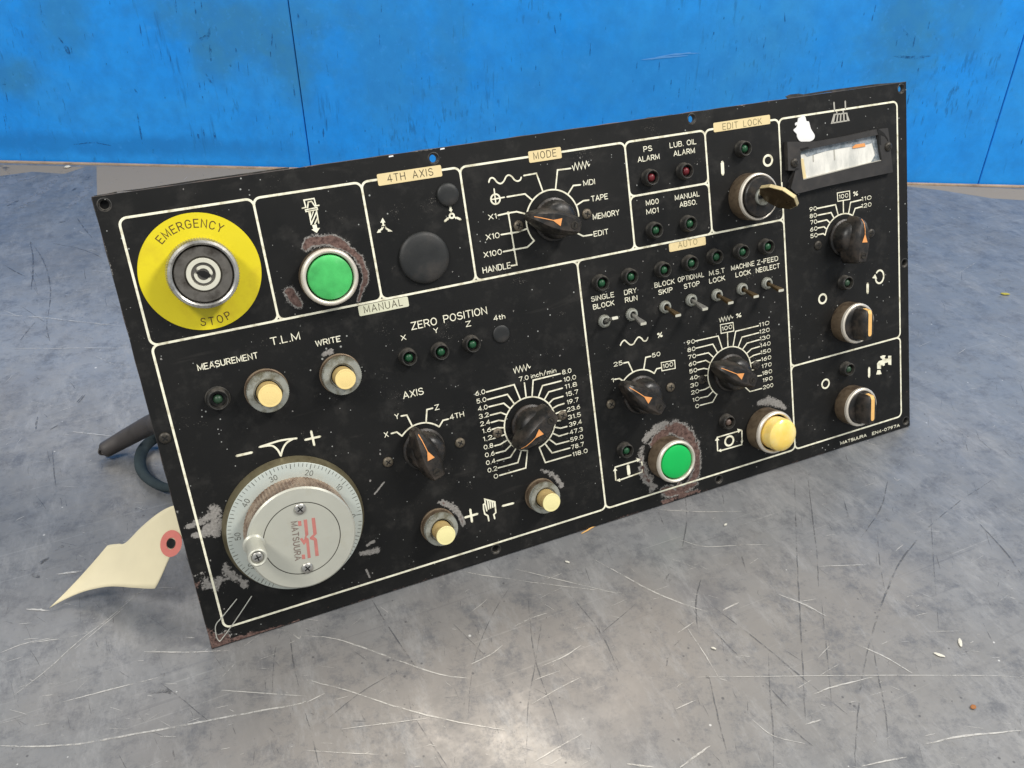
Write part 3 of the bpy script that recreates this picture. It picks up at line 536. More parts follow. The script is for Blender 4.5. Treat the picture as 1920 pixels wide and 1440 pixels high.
chip(t1.L(1150, 350, 1220, 430, 1275, 550, 1310, 670, 1310, 790, 1260, 880, 1230, 990, 1190, 1110), [1.6, 2.2, 1.9, 1.9, 1.5, 1.4, 1.2, 1.2], .8, 1.1)
chip(Z(460, 320, 4.8).L(395, 1085, 430, 1140, 480, 1200), [2.5, 3.1, 2.2], 1.0, .6, .1)
t2 = Z(1120, 720, 4.8)
q = [t2(690 + 215 * math.cos(R(a)) * (1.0 if a < 180 else 1.0), 690 + 285 * math.sin(R(a))) for a in range(-150, 120, 15)]
chip(q, [2.6, 3, 3.6, 4.4, 4.6, 4.6, 4.2, 3.8, 3.2, 3, 3, 3, 3, 3, 3, 3.2, 3.6, 4.2], .9, 1.15, .12)
chip(t2.L(600, 960, 700, 960, 800, 940, 880, 900), [3.0, 4.6, 4.2, 3], 1.0, 1.6, -.1)
chip(t2.L(400, 600, 395, 700, 420, 800, 500, 930), [2.5, 2.7, 2.7, 3], .35, 2.0, -.1)
chip(t2.L(430, 500, 520, 400, 620, 350), [2.0, 2.2, 2], .1, 1.2, .05)
chip(t2.L(600, 1060, 900, 960), [2.4, 2.4], 1.3, 2.0, -.3)
chip(t2.L(1460, 170, 1540, 150, 1620, 175, 1690, 215), [2.0, 3.0, 2.4, 1.4], 0, .8)
t3 = Z(680, 740, 4.571)
chip(t3.L(655, 920, 740, 945, 810, 1000, 845, 1060, 860, 1110), [1.5, 2.2, 1.9, 1.5, 1.5], .25, 2.0, -.1)
chip(t3.L(1535, 650, 1600, 670, 1650, 700, 1710, 775), [1.3, 2.0, 1.4, 1.5], 0, 1.9, -.1)
t4 = Z(60, 740, 2.88)
chip(t4.L(840, 715, 920, 680, 995, 640), [1.4, 2.4, 2.8], 0, 1.9); chip(t4.L(880, 760, 930, 745, 985, 700), [1.4, 2.2, 3.6], 0, 1.8)
chip(t4.L(1045, 935, 1090, 980, 1150, 1030), [1.8, 2.6, 2.2], 0, 2.4, -.1); chip(t4.L(930, 1010, 1000, 1010, 1060, 980), [4, 5, 3], 0, 3.2, -.5)
t5 = Z(400, 800, 4.5)
chip(t5.L(1250, 1070, 1310, 1060, 1380, 1045), [1.2, 1.6, 2], 0, .8); chip(t5.L(1300, 1000, 1350, 970), [.8, 1], 0, .9); chip(t5.L(1290, 1210, 1320, 1270), [.8, .6], 0, .5)
chip(t5.L(1360, 570, 1440, 470), [.5, .5], 0, .3); chip(Z(350, 600, 4.8).L(1235, 310, 1300, 280), [1.2, 1.4], 0, 1.0)
chip(t5.L(0, 690, 25, 900), [2, 2], 0, 1.2)
chip([(399, 1215), (420, 1205)], [9, 6], 1.6, 1.5, -.1); chip([(405, 1210), (560, 1165)], [2.5, 1.0], 1.2, 2.2, -.3)
# worn edges
edge = np.minimum(np.minimum(uu, 500 - uu), np.minimum(vv, H * 1000 - vv))
g = .35 - edge / 1.1 + N1 * 1.6 + N3 * 1.2; wear = np.maximum(wear, np.clip(g - .7, -1, 1)); rustm = np.maximum(rustm, np.where((edge < 3) & (vv > 200), .8, 0))
# loose specks, denser low on the left
for i in range(420):
    u_, v_ = random.uniform(0, 500), random.uniform(0, 242)
    if random.random() > (.25 + .75 * (v_ / 242) * (1 - u_ / 560)): continue
    r_ = random.uniform(.15, .55); i0, j0 = int(v_ * 2), int(u_ * 2); sl = (slice(max(0, i0 - 4), i0 + 5), slice(max(0, j0 - 4), j0 + 5))
    wear[sl] = np.maximum(wear[sl], 1 - np.hypot(uu[sl] - u_, (vv[sl] - v_) * random.uniform(.6, 1.6)) / r_)
holes = [(uv(p), 2.1) for p in ((195.5, 384), (813, 297), (1297, 223), (1689.5, 166.5), (1696, 493), (1698.5, 789), (1348, 899), (930, 1030))]
keep = np.ones((NV - 1, NU - 1), bool); cu = (uu[:-1, :-1] + .25); cv = (vv[:-1, :-1] + .25)
for (hu, hv), r_ in holes: keep &= np.hypot(cu - hu, cv - hv) > r_ + .4
TH = .0025
co = np.zeros((NV * NU, 3), np.float32); co[:, 0] = uu.ravel() / 1000; co[:, 1] = H - vv.ravel() / 1000
idx = np.arange(NV * NU).reshape(NV, NU)
quads = np.stack([idx[1:, :-1], idx[1:, 1:], idx[:-1, 1:], idx[:-1, :-1]], -1)[keep].reshape(-1, 4)
me = bpy.data.meshes.new('plate'); me.vertices.add(len(co)); me.vertices.foreach_set('co', co.ravel()); me.loops.add(quads.size); me.loops.foreach_set('vertex_index', quads.ravel().astype(np.int32))
me.polygons.add(len(quads)); me.polygons.foreach_set('loop_start', np.arange(0, quads.size, 4, dtype=np.int32)); me.update(calc_edges=True)
for nm, arr in (('wear', np.where(wear > 0, wear * .62, wear * .9)), ('rust', rustm)):
    at = me.attributes.new(nm, 'FLOAT', 'POINT'); at.data.foreach_set('value', arr.ravel().astype(np.float32))
me.materials.append(M['plate']); plate = bpy.data.objects.new('face_sheet', me); COL.objects.link(plate); plate.parent = pnl
# plate body behind the painted face: uneven sawn edge, holes left open
NB = 120
cells = []
bu, bv = np.linspace(0, 500, 251), np.linspace(0, H * 1000, 122)
V = []; F = []
for j in range(122):
    for i in range(251): V.append((bu[i] / 1000, H - bv[j] / 1000, -TH))
for j in range(121):
    for i in range(250):
        c = ((bu[i] + bu[i + 1]) / 2, (bv[j] + bv[j + 1]) / 2)
        if all(math.hypot(c[0] - h_[0][0], c[1] - h_[0][1]) > 3.4 for h_ in holes): a = j * 251 + i; F.append((a, a + 1, a + 252, a + 251))
b0 = len(V); per = [(x, 0) for x in np.linspace(0, 500, 200)] + [(500, y) for y in np.linspace(0, H * 1000, 100)[1:]] + [(x, H * 1000) for x in np.linspace(500, 0, 200)[1:]] + [(0, y) for y in np.linspace(H * 1000, 0, 100)[1:-1]]
cxm, cym = 250, 121
for lay, (zz, out) in enumerate(((0, 0), (-.0004, .25), (-.0021, .3), (-TH, 0))):
    for k, (x, y) in enumerate(per):
        nz = out * (1 + .5 * math.sin(k * .7) * math.sin(k * .13)) / 1000; dx = (1 if x >= 500 else -1 if x <= 0 else 0) * nz; dy = (-1 if y >= H * 1000 - .01 else 1 if y <= 0 else 0) * nz
        V.append((x / 1000 + dx, H - y / 1000 + dy, zz))
npz = len(per)
for l in range(3):
    for k in range(npz): q_ = (k + 1) % npz; F.append((b0 + l * npz + k, b0 + l * npz + q_, b0 + (l + 1) * npz + q_, b0 + (l + 1) * npz + k))
mk('plate', V, F, 'plate_edge', pnl)
for (hu, hv), r_ in holes:
    lathe('screw_hole', [(3.3, .00), (3.1, .10), (2.9, .12), (2.1, -.7), (2.0, -2.5), (3.2, -2.6)], 'collar', pnl, (hu / 1000, H - hv / 1000, 2e-5), seg=28, close=False)
    if hv > 90 or hu < 100: lathe('hole_shade', [(2.6, -2.3), (.2, -2.3)], 'dark', pnl, (hu / 1000, H - hv / 1000, 0), seg=20)  # black disc painting the shade seen behind these holes
# gasket scraps along the upper edge
for (pts, th) in ((Z(150, 340, 12).L(260, 430, 260, 380, 320, 320, 560, 285, 820, 230, 845, 262, 560, 320, 330, 350), .004),
                  (Z(0, 0, 2.4).L(520, 862, 640, 848, 900, 808, 1100, 780, 1300, 752, 1300, 762, 1100, 792, 900, 820, 640, 858), .003),
                  (Z(1440, 140, 6.4).L(210, 262, 260, 238, 360, 228, 420, 236, 700, 190, 1000, 150, 1300, 112, 1640, 88, 1640, 110, 1200, 150, 700, 215, 240, 285), .003),
                  (Z(1160, 190, 4.8).L(180, 172, 260, 145, 400, 130, 480, 118, 480, 130, 300, 160, 190, 185), .003)):
    extrude('gasket_scrap', P(pts, -.003), -.0035, -.0026, 'collar', pnl)
for p in ((660 + 350 / 4.8, 240 + 256 / 4.8), (660 + 812 / 4.8, 240 + 189 / 4.8)):
    x, y = onpanel(*p); extrude('paint_fleck', [(x - .0012, y - .0003), (x + .0013, y - .0002), (x + .0012, y + .0005), (x - .0011, y + .0004)], -.0001, .0003, 'white_paint', pnl)

# ---- frame lines
def mm(u_, v_): return (u_ / 1000, H - v_ / 1000)
def rrect(u0, v0, u1, v1, r=3.6, n_=6):
    pts = []
    for cx, cy, a in ((u1 - r, v0 + r, 90), (u1 - r, v1 - r, 0), (u0 + r, v1 - r, -90), (u0 + r, v0 + r, 180)):
        for k in range(n_ + 1): t = R(a - 90 * k / n_); pts.append(mm(cx + r * math.cos(t), cy - r * math.sin(t)))
    return pts
VT, VM, VB = 11.4, 73.8, 232.9
cellsr = [(8.7, VT, 71.3, VM), (71.3, VT, 126.7, VM), (126.7, VT, 181.5, VM), (181.5, VT, 284.2, VM), (284.2, VT, 339.8, 42.7), (284.2, 42.7, 339.8, VM), (339.8, VT, 394.9, VM), (394.9, VT, 491.8, 172.9), (394.9, 172.9, 491.8, VB), (8.7, VM, 245, VB), (245, VM, 394.9, VB)]
for k, c in enumerate(cellsr): strokes('frame_line', [rrect(*c)], .00115, pnl, closed=True, z=5e-5 + k * 4e-6)

# ---- label plates
def nameplate(zz, cs, txt, mid, cap, mat='label', ink='ink', wt=.1, gap=.34, sp=.8):
    q = P(zz.L(*cs)); x0 = min(q[0][0], q[3][0]); x1 = max(q[1][0], q[2][0]); y1 = (q[0][1] + q[1][1]) / 2; y0 = (q[2][1] + q[3][1]) / 2; r = .0008; pts = []
    for cx, cy, a in ((x1 - r, y1 - r, 90), (x1 - r, y0 + r, 0), (x0 + r, y0 + r, -90), (x0 + r, y1 - r, 180)):
        for k in range(4): t = R(a - 30 * k); pts.append((cx + r * math.cos(t), cy + r * math.sin(t)))
    o = extrude('name_plate', pts, 0, .00022, mat, pnl); text(txt, zz(*mid[:2]), zz(*mid[2:]), cap, o, ink, wt, gap=gap, z=.00026, space=sp)
nameplate(Z(660, 240, 4.8), (220, 415, 798, 333, 808, 435, 240, 522), '4TH AXIS', (315, 452, 728, 395), 4.0)
nameplate(Z(880, 250, 4.8), (527, 165, 820, 120, 830, 222, 540, 268), 'MODE', (575, 207, 780, 172), 4.0)
nameplate(Z(460, 320, 4.8), (1010, 1215, 1460, 1135, 1468, 1225, 1030, 1307), 'MANUAL', (1065, 1247, 1415, 1186), 4.0, 'label_white')
nameplate(Z(1160, 190, 4.8), (850, 200, 1358, 115, 1363, 195, 862, 287), 'EDIT LOCK', (932, 224, 1285, 182), 3.9, 'label', 'ink_faint', .12)
nameplate(Z(1160, 190, 4.8), (450, 1285, 778, 1213, 782, 1290, 460, 1357), 'AUTO', (532, 1292, 706, 1262), 3.7, 'label', 'ink_faint', .1)

# ---- plain lettering
A = Z(1160, 190, 4.8); B = Z(1080, 430, 4.8); C = Z(680, 560, 4.8); D = Z(350, 600, 4.8); E_ = Z(860, 650, 6.4); F_ = Z(1080, 580, 4.571); G_ = Z(680, 740, 4.571); K = Z(880, 250, 4.8); N = Z(1440, 340, 6.4); Q = Z(1440, 620, 6.4)
def T(zz, s, x0, y0, x1, y1, cap=3.1, **kw): return text(s, zz(x0, y0), zz(x1, y1), cap, pnl, **kw)
for t_ in ((A, 'PS', 222, 432, 300, 420), (A, 'ALARM', 170, 525, 367, 495), (A, 'LUB. OIL', 458, 397, 698, 360), (A, 'ALARM', 493, 472, 685, 440), (A, 'M00', 244, 915, 360, 897), (A, 'M01', 248, 995, 358, 977), (A, 'MANUAL', 505, 867, 728, 832), (A, 'ABSO.', 547, 930, 702, 905),
           (B, 'SINGLE', 135, 627, 342, 588), (B, 'BLOCK', 152, 697, 344, 662), (B, 'DRY', 432, 568, 545, 548), (B, 'RUN', 440, 637, 552, 616), (B, 'BLOCK', 705, 500, 887, 470), (B, 'SKIP', 740, 567, 868, 543), (B, 'OPTIONAL', 915, 452, 1152, 408), (B, 'STOP', 970, 512, 1112, 488),
           (B, 'M.S.T', 1197, 393, 1337, 372), (B, 'LOCK', 1198, 465, 1340, 438), (B, 'MACHINE', 1395, 345, 1605, 310), (B, 'LOCK', 1435, 410, 1572, 383), (B, 'Z-FEED', 1628, 298, 1818, 262), (B, 'NEGLECT', 1618, 372, 1832, 326),
           (D, 'MEASUREMENT', 95, 428, 640, 318, 3.4), (D, 'WRITE', 1158, 212, 1384, 168, 3.3), (C, 'X', 343, 352, 390, 348, 3.0), (C, 'Y', 637, 290, 681, 283, 3.0), (C, 'Z', 926, 230, 974, 222, 3.2), (C, '4th', 1177, 175, 1282, 158, 3.1),
           (K, 'X1', 170, 757, 243, 742, 3.0), (K, 'X10', 148, 937, 272, 914, 3.2), (K, 'X100', 128, 1095, 292, 1064, 3.2), (K, 'HANDLE', 118, 1232, 372, 1188, 3.6), (K, 'MDI', 1025, 450, 1130, 432, 3.2), (K, 'TAPE', 1095, 592, 1245, 564, 3.3), (K, 'MEMORY', 1110, 752, 1350, 710, 3.4), (K, 'EDIT', 1118, 907, 1250, 882, 3.2)):
    T(*t_[:6], *(t_[6:] or (3.2,)))
T(D, 'T.L.M', 752, 195, 1018, 142, 4.2, wt=.12); T(C, 'ZERO', 434, 245, 668, 203, 4.4, wt=.12); T(C, 'POSITION', 725, 182, 1118, 106, 4.4, wt=.12); T(C, 'AXIS', 360, 870, 547, 832, 4.2, wt=.12)
T(Q, 'MATSUURA', 868, 1342, 1182, 1262, 2.4, wt=.17); T(Q, 'EN4-0797A', 1248, 1230, 1580, 1138, 2.4, wt=.17)

# ---- dials: ring, leaders and figures
def dial(zz, cpts, a_pts, leaders, texts, cap, lw=LW):
    cx, cy, r = fitcircle(P(zz.L(*cpts)))
    (ax, ay), (bx, by) = P(zz.L(*a_pts)); a0 = math.degrees(math.atan2(ay - cy, ax - cx)); a1 = math.degrees(math.atan2(by - cy, bx - cx))
    while a0 < a1: a0 += 360                           # runs clockwise from a0 to a1
    ring = [(cx + r * math.cos(R(a0 + (a1 - a0) * i / 60)), cy + r * math.sin(R(a0 + (a1 - a0) * i / 60))) for i in range(61)]
    Ls = [P(zz.L(*l)) for l in leaders]
    for L_ in Ls:                                      # let the inner end meet the ring
        for e, nx in ((-1, -2), (0, 1)):
            d = math.hypot(L_[e][0] - cx, L_[e][1] - cy)
            if abs(d - r) < .0022: k_ = r / d; L_[e] = (cx + (L_[e][0] - cx) * k_, cy + (L_[e][1] - cy) * k_)
    strokes('dial_ring', [ring], lw, pnl, z=5e-5)
    for k, l in enumerate(Ls): strokes('leader_line', [l], lw, pnl, z=7e-5 + (k % 4) * 6e-6)
    for t_ in texts: T(zz, t_[0], *t_[1:5], cap if len(t_) < 6 else t_[5])
    return cx, cy, r
dc = {}
dc['feed'] = dial(E_, (740, 635, 670, 690, 580, 820, 550, 972, 590, 1115, 632, 1175, 690, 1218, 880, 600, 955, 608, 1025, 640, 1078, 685, 1120, 745, 1150, 965, 1085, 1110, 965, 1205), (825, 1245, 965, 1205),
 [(330, 545, 665, 455, 740, 635), (345, 635, 585, 572, 670, 690), (360, 722, 540, 678, 620, 745), (378, 822, 505, 790, 580, 820), (390, 910, 480, 884, 552, 893), (402, 992, 470, 972, 550, 972), (415, 1101, 440, 1096), (515, 1068, 565, 1050), (432, 1190, 500, 1172, 590, 1115), (445, 1278, 560, 1248, 632, 1175), (458, 1370, 620, 1325, 690, 1218),
  (788, 432, 810, 612), (1222, 322, 893, 402, 880, 600), (1232, 410, 1005, 468, 955, 608), (1245, 497, 1080, 543, 1025, 640), (1252, 595, 1135, 628, 1078, 685), (1265, 682, 1190, 705, 1120, 745), (1280, 766, 1230, 775, 1155, 808), (1180, 888, 1222, 885), (1300, 957, 1220, 978, 1150, 965), (1312, 1040, 1205, 1073, 1130, 1040), (1325, 1132, 1170, 1172, 1085, 1110), (1335, 1215, 1120, 1275, 1040, 1170), (1348, 1300, 1040, 1390, 965, 1205)],
 [('6.0', 198, 562, 318, 538), ('5.0', 213, 655, 332, 632), ('4.0', 230, 745, 347, 722), ('3.2', 243, 838, 360, 815), ('2.4', 258, 927, 377, 902), ('1.6', 283, 1012, 390, 992), ('1.2', 293, 1108, 404, 1086), ('0.8', 300, 1207, 415, 1183), ('0.6', 315, 1300, 430, 1278), ('0.4', 328, 1393, 442, 1370), ('7.0', 722, 390, 838, 368), ('8.0', 1240, 308, 1352, 283), ('10.0', 1260, 395, 1408, 364), ('11.8', 1275, 480, 1420, 448), ('15.7', 1285, 572, 1434, 540), ('19.7', 1298, 665, 1438, 635), ('23.6', 1298, 755, 1456, 722), ('31.5', 1310, 847, 1465, 815), ('39.4', 1323, 932, 1477, 902), ('47.3', 1330, 1025, 1487, 993), ('59.0', 1338, 1115, 1494, 1082), ('78.7', 1348, 1205, 1502, 1170), ('118.0', 1366, 1290, 1546, 1248)], 2.85)
T(E_, 'inch/min', 865, 348, 1170, 288, 2.9, wt=.13)
for l in ((1160, 628, 1330, 582, 1358, 485), (1172, 692, 1397, 628, 1412, 478)): strokes('leader_line', [P(G_.L(*l))], LW, pnl, z=9e-5)
T(G_, '0.2', 1070, 647, 1152, 632, 2.85); T(G_, '0', 1123, 703, 1160, 694, 2.85)
def zig(zz, x0, y0, x1, y1, hgt, n_=5, wt=.0006):      # the feed symbol: a tight zigzag
    a, b = P([zz(x0, y0), zz(x1, y1)]); pts = [(a[0], a[1] + .001)]
    for i in range(2 * n_ + 1):
        t = (i + .6) / (2 * n_ + 1.2); s_ = -1 if i % 2 == 0 else 1; e = .45 if i == 2 * n_ else 1; pts.append((a[0] + (b[0] - a[0]) * t, (a[1] + b[1]) / 2 + s_ * hgt / 2000 * e))
    pts.append((b[0], (a[1] + b[1]) / 2)); strokes('symbol', [pts], wt, pnl)
zig(E_, 660, 285, 860, 238, 3.6, 4, .0005)
dc['over'] = dial(F_, (1255, 345, 1215, 375, 1178, 412, 1150, 460, 1133, 513, 1135, 563, 1150, 660, 1175, 700, 1302, 325, 1345, 320, 1388, 328, 1425, 345, 1462, 378, 1480, 420, 1497, 463), (1210, 722, 1498, 530),
 [(1022, 272, 1218, 228, 1255, 345), (1028, 333, 1172, 298, 1215, 375), (1034, 395, 1135, 372, 1178, 412), (1036, 457, 1112, 437, 1150, 460), (1043, 518, 1095, 506, 1133, 513), (1048, 577, 1135, 563), (1120, 625, 1138, 622), (1058, 697, 1105, 685, 1150, 660), (1062, 760, 1130, 745, 1175, 700), (1064, 822, 1170, 795, 1210, 725), (1297, 195, 1302, 325),
  (1565, 140, 1368, 188, 1345, 320), (1568, 200, 1422, 238, 1388, 328), (1572, 260, 1465, 290, 1425, 345), (1576, 318, 1505, 338, 1462, 378), (1580, 377, 1520, 395, 1480, 420), (1582, 435, 1545, 443, 1497, 463), (1495, 520, 1525, 518), (1555, 572, 1590, 566), (1592, 677, 1490, 705, 1455, 672)],
 [('90', 950, 287, 1018, 272), ('80', 955, 350, 1023, 335), ('70', 960, 412, 1028, 397), ('60', 965, 472, 1031, 459), ('50', 970, 532, 1038, 519), ('40', 975, 592, 1042, 578), ('30', 980, 653, 1048, 640), ('20', 986, 714, 1054, 700), ('10', 998, 777, 1057, 765), ('0', 1022, 832, 1056, 825), ('100', 1250, 166, 1338, 148),
  ('110', 1568, 133, 1656, 115), ('120', 1572, 192, 1659, 174), ('130', 1574, 251, 1662, 234), ('140', 1580, 309, 1667, 291), ('150', 1582, 369, 1669, 351), ('160', 1588, 428, 1673, 411), ('170', 1592, 487, 1676, 471), ('180', 1595, 547, 1680, 530), ('190', 1600, 606, 1684, 590), ('200', 1602, 667, 1690, 650)], 2.75, .00075)
strokes('frame_box', [P(F_.L(1237, 132, 1345, 112, 1352, 185, 1243, 206))], .0006, pnl, closed=True, z=8e-5)
zig(F_, 1228, 92, 1345, 66, 2.9, 4, .00045); T(F_, '%', 1370, 57, 1417, 47, 3.0, wt=.17)
dc['rapid'] = dial(F_, (405, 615, 488, 540, 575, 517, 580, 515, 670, 550), (405, 615, 670, 550), [(330, 600, 372, 593, 405, 615), (408, 460, 448, 452, 488, 540), (640, 402, 597, 412, 580, 515), (730, 500, 690, 510, 670, 550)],
 [('1', 303, 612, 322, 607), ('25', 322, 472, 398, 458), ('50', 650, 395, 722, 380), ('100', 744, 487, 832, 470)], 2.8)
strokes('frame_box', [P(F_.L(730, 457, 845, 437, 850, 505, 736, 527))], .0006, pnl, closed=True, z=8e-5)
T(F_, '%', 695, 226, 742, 214, 3.4, wt=.17)
def smooth(pts, n_=6):
    out = []
    for i in range(len(pts) - 1):
        p0 = pts[max(i - 1, 0)]; p1, p2 = pts[i], pts[i + 1]; p3 = pts[min(i + 2, len(pts) - 1)]
        for k in range(n_):
            t = k / n_; out.append(tuple(0.5 * ((2 * p1[j]) + (-p0[j] + p2[j]) * t + (2 * p0[j] - 5 * p1[j] + 4 * p2[j] - p3[j]) * t * t + (-p0[j] + 3 * p1[j] - 3 * p2[j] + p3[j]) * t ** 3) for j in (0, 1)))
    return out + [pts[-1]]
strokes('symbol', [smooth(P(F_.L(380, 308, 393, 282, 415, 265, 440, 285, 465, 303, 492, 297, 510, 268, 535, 238, 560, 248, 580, 270, 602, 268, 617, 240)))], .00085, pnl)
dc['axis'] = dial(G_, (338, 355, 425, 270, 543, 242, 655, 275), (338, 355, 655, 275), [(245, 333, 292, 320, 338, 355), (330, 183, 378, 175, 425, 270), (600, 115, 550, 128, 543, 242), (735, 208, 688, 220, 655, 275)],
 [('X', 183, 346, 220, 338, 3.2), ('Y', 274, 190, 312, 182, 3.2), ('Z', 616, 112, 655, 103, 3.2), ('4TH', 745, 192, 868, 166, 3.2)], 3.2)
dc['mode'] = dial(K, (662, 525, 775, 510, 887, 548, 960, 650, 572, 607, 515, 727, 520, 858, 585, 965), (585, 965, 984, 745), [(490, 380, 603, 360, 662, 525), (338, 572, 500, 545, 572, 607), (258, 738, 345, 718, 425, 705, 515, 727), (285, 912, 378, 897, 435, 888, 520, 858), (305, 1065, 400, 1047, 520, 1025, 585, 965), (912, 315, 793, 330, 775, 510), (1000, 463, 935, 470, 887, 548), (1075, 600, 1025, 607, 960, 650), (1105, 912, 1025, 925, 962, 895)], [], 3)
strokes('leader_line', [P(K.L(350, 718, 427, 1183, 375, 1192))], LW, pnl, z=9e-5)
def disc(x, y, r, mat='print', z=1e-4, name='dot', parent=None, n_=16): mk(name, [(x + r * math.cos(2 * math.pi * i / n_), y + r * math.sin(2 * math.pi * i / n_), z) for i in range(n_)], [tuple(range(n_))], mat, parent or pnl)
for p in ((350, 718), (378, 897), (400, 1045)): disc(*onpanel(*K(*p)), .00095)
strokes('symbol', [smooth(P(K.L(175, 440, 185, 410, 205, 400, 225, 410, 250, 440, 283, 452, 310, 430, 332, 388, 355, 376, 380, 388, 408, 420, 435, 430, 458, 418, 467, 395)))], LW, pnl)
zig(K, 928, 308, 1082, 272, 3.9, 4, .00055)
x, y = onpanel(*K(235, 592)); strokes('symbol', [[(x + .0027 * math.cos(a), y + .0027 * math.sin(a)) for a in np.linspace(0, 6.1, 28)]], .0009, pnl, closed=True)
strokes('symbol', [P(K.L(222, 500, 238, 632)), P(K.L(195, 597, 315, 575))], .00075, pnl, z=9e-5)
dc['spin'] = dial(N, (685, 645, 705, 575, 745, 500, 792, 445, 842, 405, 905, 390, 965, 390, 1015, 410), (685, 645, 1015, 410), [(590, 325, 810, 280, 842, 405), (592, 408, 757, 375, 792, 445), (595, 488, 705, 462, 745, 500), (598, 560, 670, 545, 705, 575), (600, 640, 660, 627, 685, 645), (902, 232, 905, 390), (1118, 222, 990, 252, 965, 390), (1122, 305, 1045, 325, 1015, 410)],
 [('90', 498, 342, 584, 320), ('80', 500, 422, 584, 402), ('70', 506, 498, 588, 478), ('60', 505, 580, 592, 562), ('50', 508, 660, 594, 640), ('100', 850, 188, 962, 164), ('110', 1120, 217, 1240, 188), ('120', 1120, 300, 1240, 272)], 2.8, .00085)
strokes('frame_box', [P(N.L(830, 140, 978, 115, 982, 215, 837, 240))], .0006, pnl, closed=True, z=8e-5)
T(N, '%', 1020, 155, 1080, 140, 3.2, wt=.17)

# ---- symbols
def bar(zz, x0, y0, x1, y1, wd): strokes('symbol', [P(zz.L(x0, y0, x1, y1))], wd, pnl)
def ringsym(zz, x, y, rx, ry, wd):
    (cx, cy) = onpanel(*zz(x, y)); r1 = (onpanel(*zz(x + rx, y))[0] - onpanel(*zz(x - rx, y))[0]) / 2; r2 = (onpanel(*zz(x, y - ry))[1] - onpanel(*zz(x, y + ry))[1]) / 2
    strokes('symbol', [[(cx + r1 * math.cos(a), cy + r2 * math.sin(a)) for a in np.linspace(0, 2 * math.pi, 33)[:-1]]], wd, pnl, closed=True)
bar(A, 932, 553, 937, 650, .0023); ringsym(A, 1343, 532, 38, 46, .0014)
bar(N, 1195, 1232, 1195, 1332, .0021); ringsym(Z(1440, 480, 6.4), 655, 513, 44, 54, .0013); ringsym(Q, 690, 637, 43, 52, .0012); bar(Q, 1213, 452, 1213, 548, .0020)
cx, cy = onpanel(*N(1338, 1145)); strokes('symbol', [[(cx + .0037 * math.cos(R(a)), cy + .0045 * math.sin(R(a))) for a in np.linspace(135, -165, 30)]], .0012, pnl)
extrude('symbol', P(N.L(1250, 1160, 1285, 1112, 1308, 1172)), 0, .0001, 'print', pnl)
extrude('symbol', P(Q.L(1310, 458, 1355, 458, 1355, 425, 1365, 405, 1380, 425, 1400, 415, 1400, 390, 1440, 378, 1442, 408, 1478, 412, 1478, 300, 1442, 302, 1440, 335, 1405, 335, 1398, 320, 1412, 298, 1380, 295, 1345, 310, 1352, 328, 1372, 340, 1370, 352, 1330, 365, 1308, 395)), 0, .0001, 'print', pnl)
extrude('symbol', P(Q.L(1312, 475, 1345, 472, 1362, 520, 1298, 528)), 0, .0001, 'print', pnl)
U = Z(1440, 140, 6.4)
strokes('symbol', [P(U.L(790, 335, 797, 432)), P(U.L(925, 320, 928, 408))], .0011, pnl, 'print_grey', z=1.2e-4)
strokes('symbol', [P(U.L(822, 432, 826, 470)), P(U.L(900, 418, 903, 458))], .0010, pnl, 'print_grey')
strokes('symbol', [P(U.L(792, 478, 942, 462, 972, 548, 762, 582))], .0008, pnl, 'print_grey', closed=True)
strokes('symbol', [P(U.L(800 + 36 * i, 482 - 5 * i, 782 + 43 * i, 572 - 6 * i)) for i in range(5)], .0011, pnl, 'print_grey', z=8e-5)
V1 = Z(460, 320, 4.8)
strokes('symbol', [P(V1.L(512, 338, 545, 330, 527, 265, 618, 250, 636, 317, 664, 311)), P(V1.L(560, 335, 566, 282, 596, 276, 628, 322)), P(V1.L(572, 370, 594, 484)), P(V1.L(640, 358, 660, 472)), P(V1.L(585, 372, 590, 430, 612, 368)), P(V1.L(592, 484, 640, 372)), P(V1.L(625, 478, 652, 420))], .00065, pnl)
strokes('symbol', [P(V1.L(541, 352, 645, 332, 649, 350, 545, 368))], .0006, pnl, closed=True)
extrude('symbol', P(V1.L(600, 490, 640, 482, 648, 518, 672, 514, 642, 560, 595, 530, 612, 524)), 0, .0001, 'print', pnl)
V2 = Z(660, 240, 4.8)
for tri, st in (((255, 852, 275, 808, 300, 850), (277, 848, 283, 878)), ((222, 945, 240, 912, 262, 938), (245, 925, 272, 905)), ((365, 930, 330, 908, 322, 932), (330, 918, 305, 902))):
    extrude('symbol', P(V2.L(*tri)), 0, .0001, 'print', pnl); strokes('symbol', [P(V2.L(*st))], .0009, pnl, z=1.2e-4)
strokes('symbol', [P(V2.L(272, 905, 285, 893)), P(V2.L(268, 892, 272, 905, 270, 915)), P(V2.L(305, 902, 302, 890)), P(V2.L(270, 878, 296, 874))], .0005, pnl)
ringsym(V2, 898, 790, 20, 20, .001)
for tri, st in (((870, 738, 905, 732, 893, 762), (885, 712, 889, 745)), ((882, 800, 850, 808, 866, 830), (836, 838, 862, 815)), ((916, 798, 948, 800, 935, 822), (975, 822, 945, 808))):
    extrude('symbol', P(V2.L(*tri)), 0, .0001, 'print', pnl); strokes('symbol', [P(V2.L(*st))], .0012, pnl, z=1.2e-4)
strokes('symbol', [P(D.L(452, 1222, 585, 1192))], .0013, pnl); strokes('symbol', [P(D.L(1068, 1078, 1200, 1048)), P(D.L(1120, 1002, 1148, 1125))], .0012, pnl)
strokes('symbol', [smooth(P(D.L(655, 1143, 815, 1092, 900, 1075, 990, 1065))), smooth(P(D.L(660, 1142, 760, 1130, 815, 1165, 848, 1222))), smooth(P(D.L(960, 1068, 900, 1105, 865, 1160, 848, 1222)))], .0010, pnl)
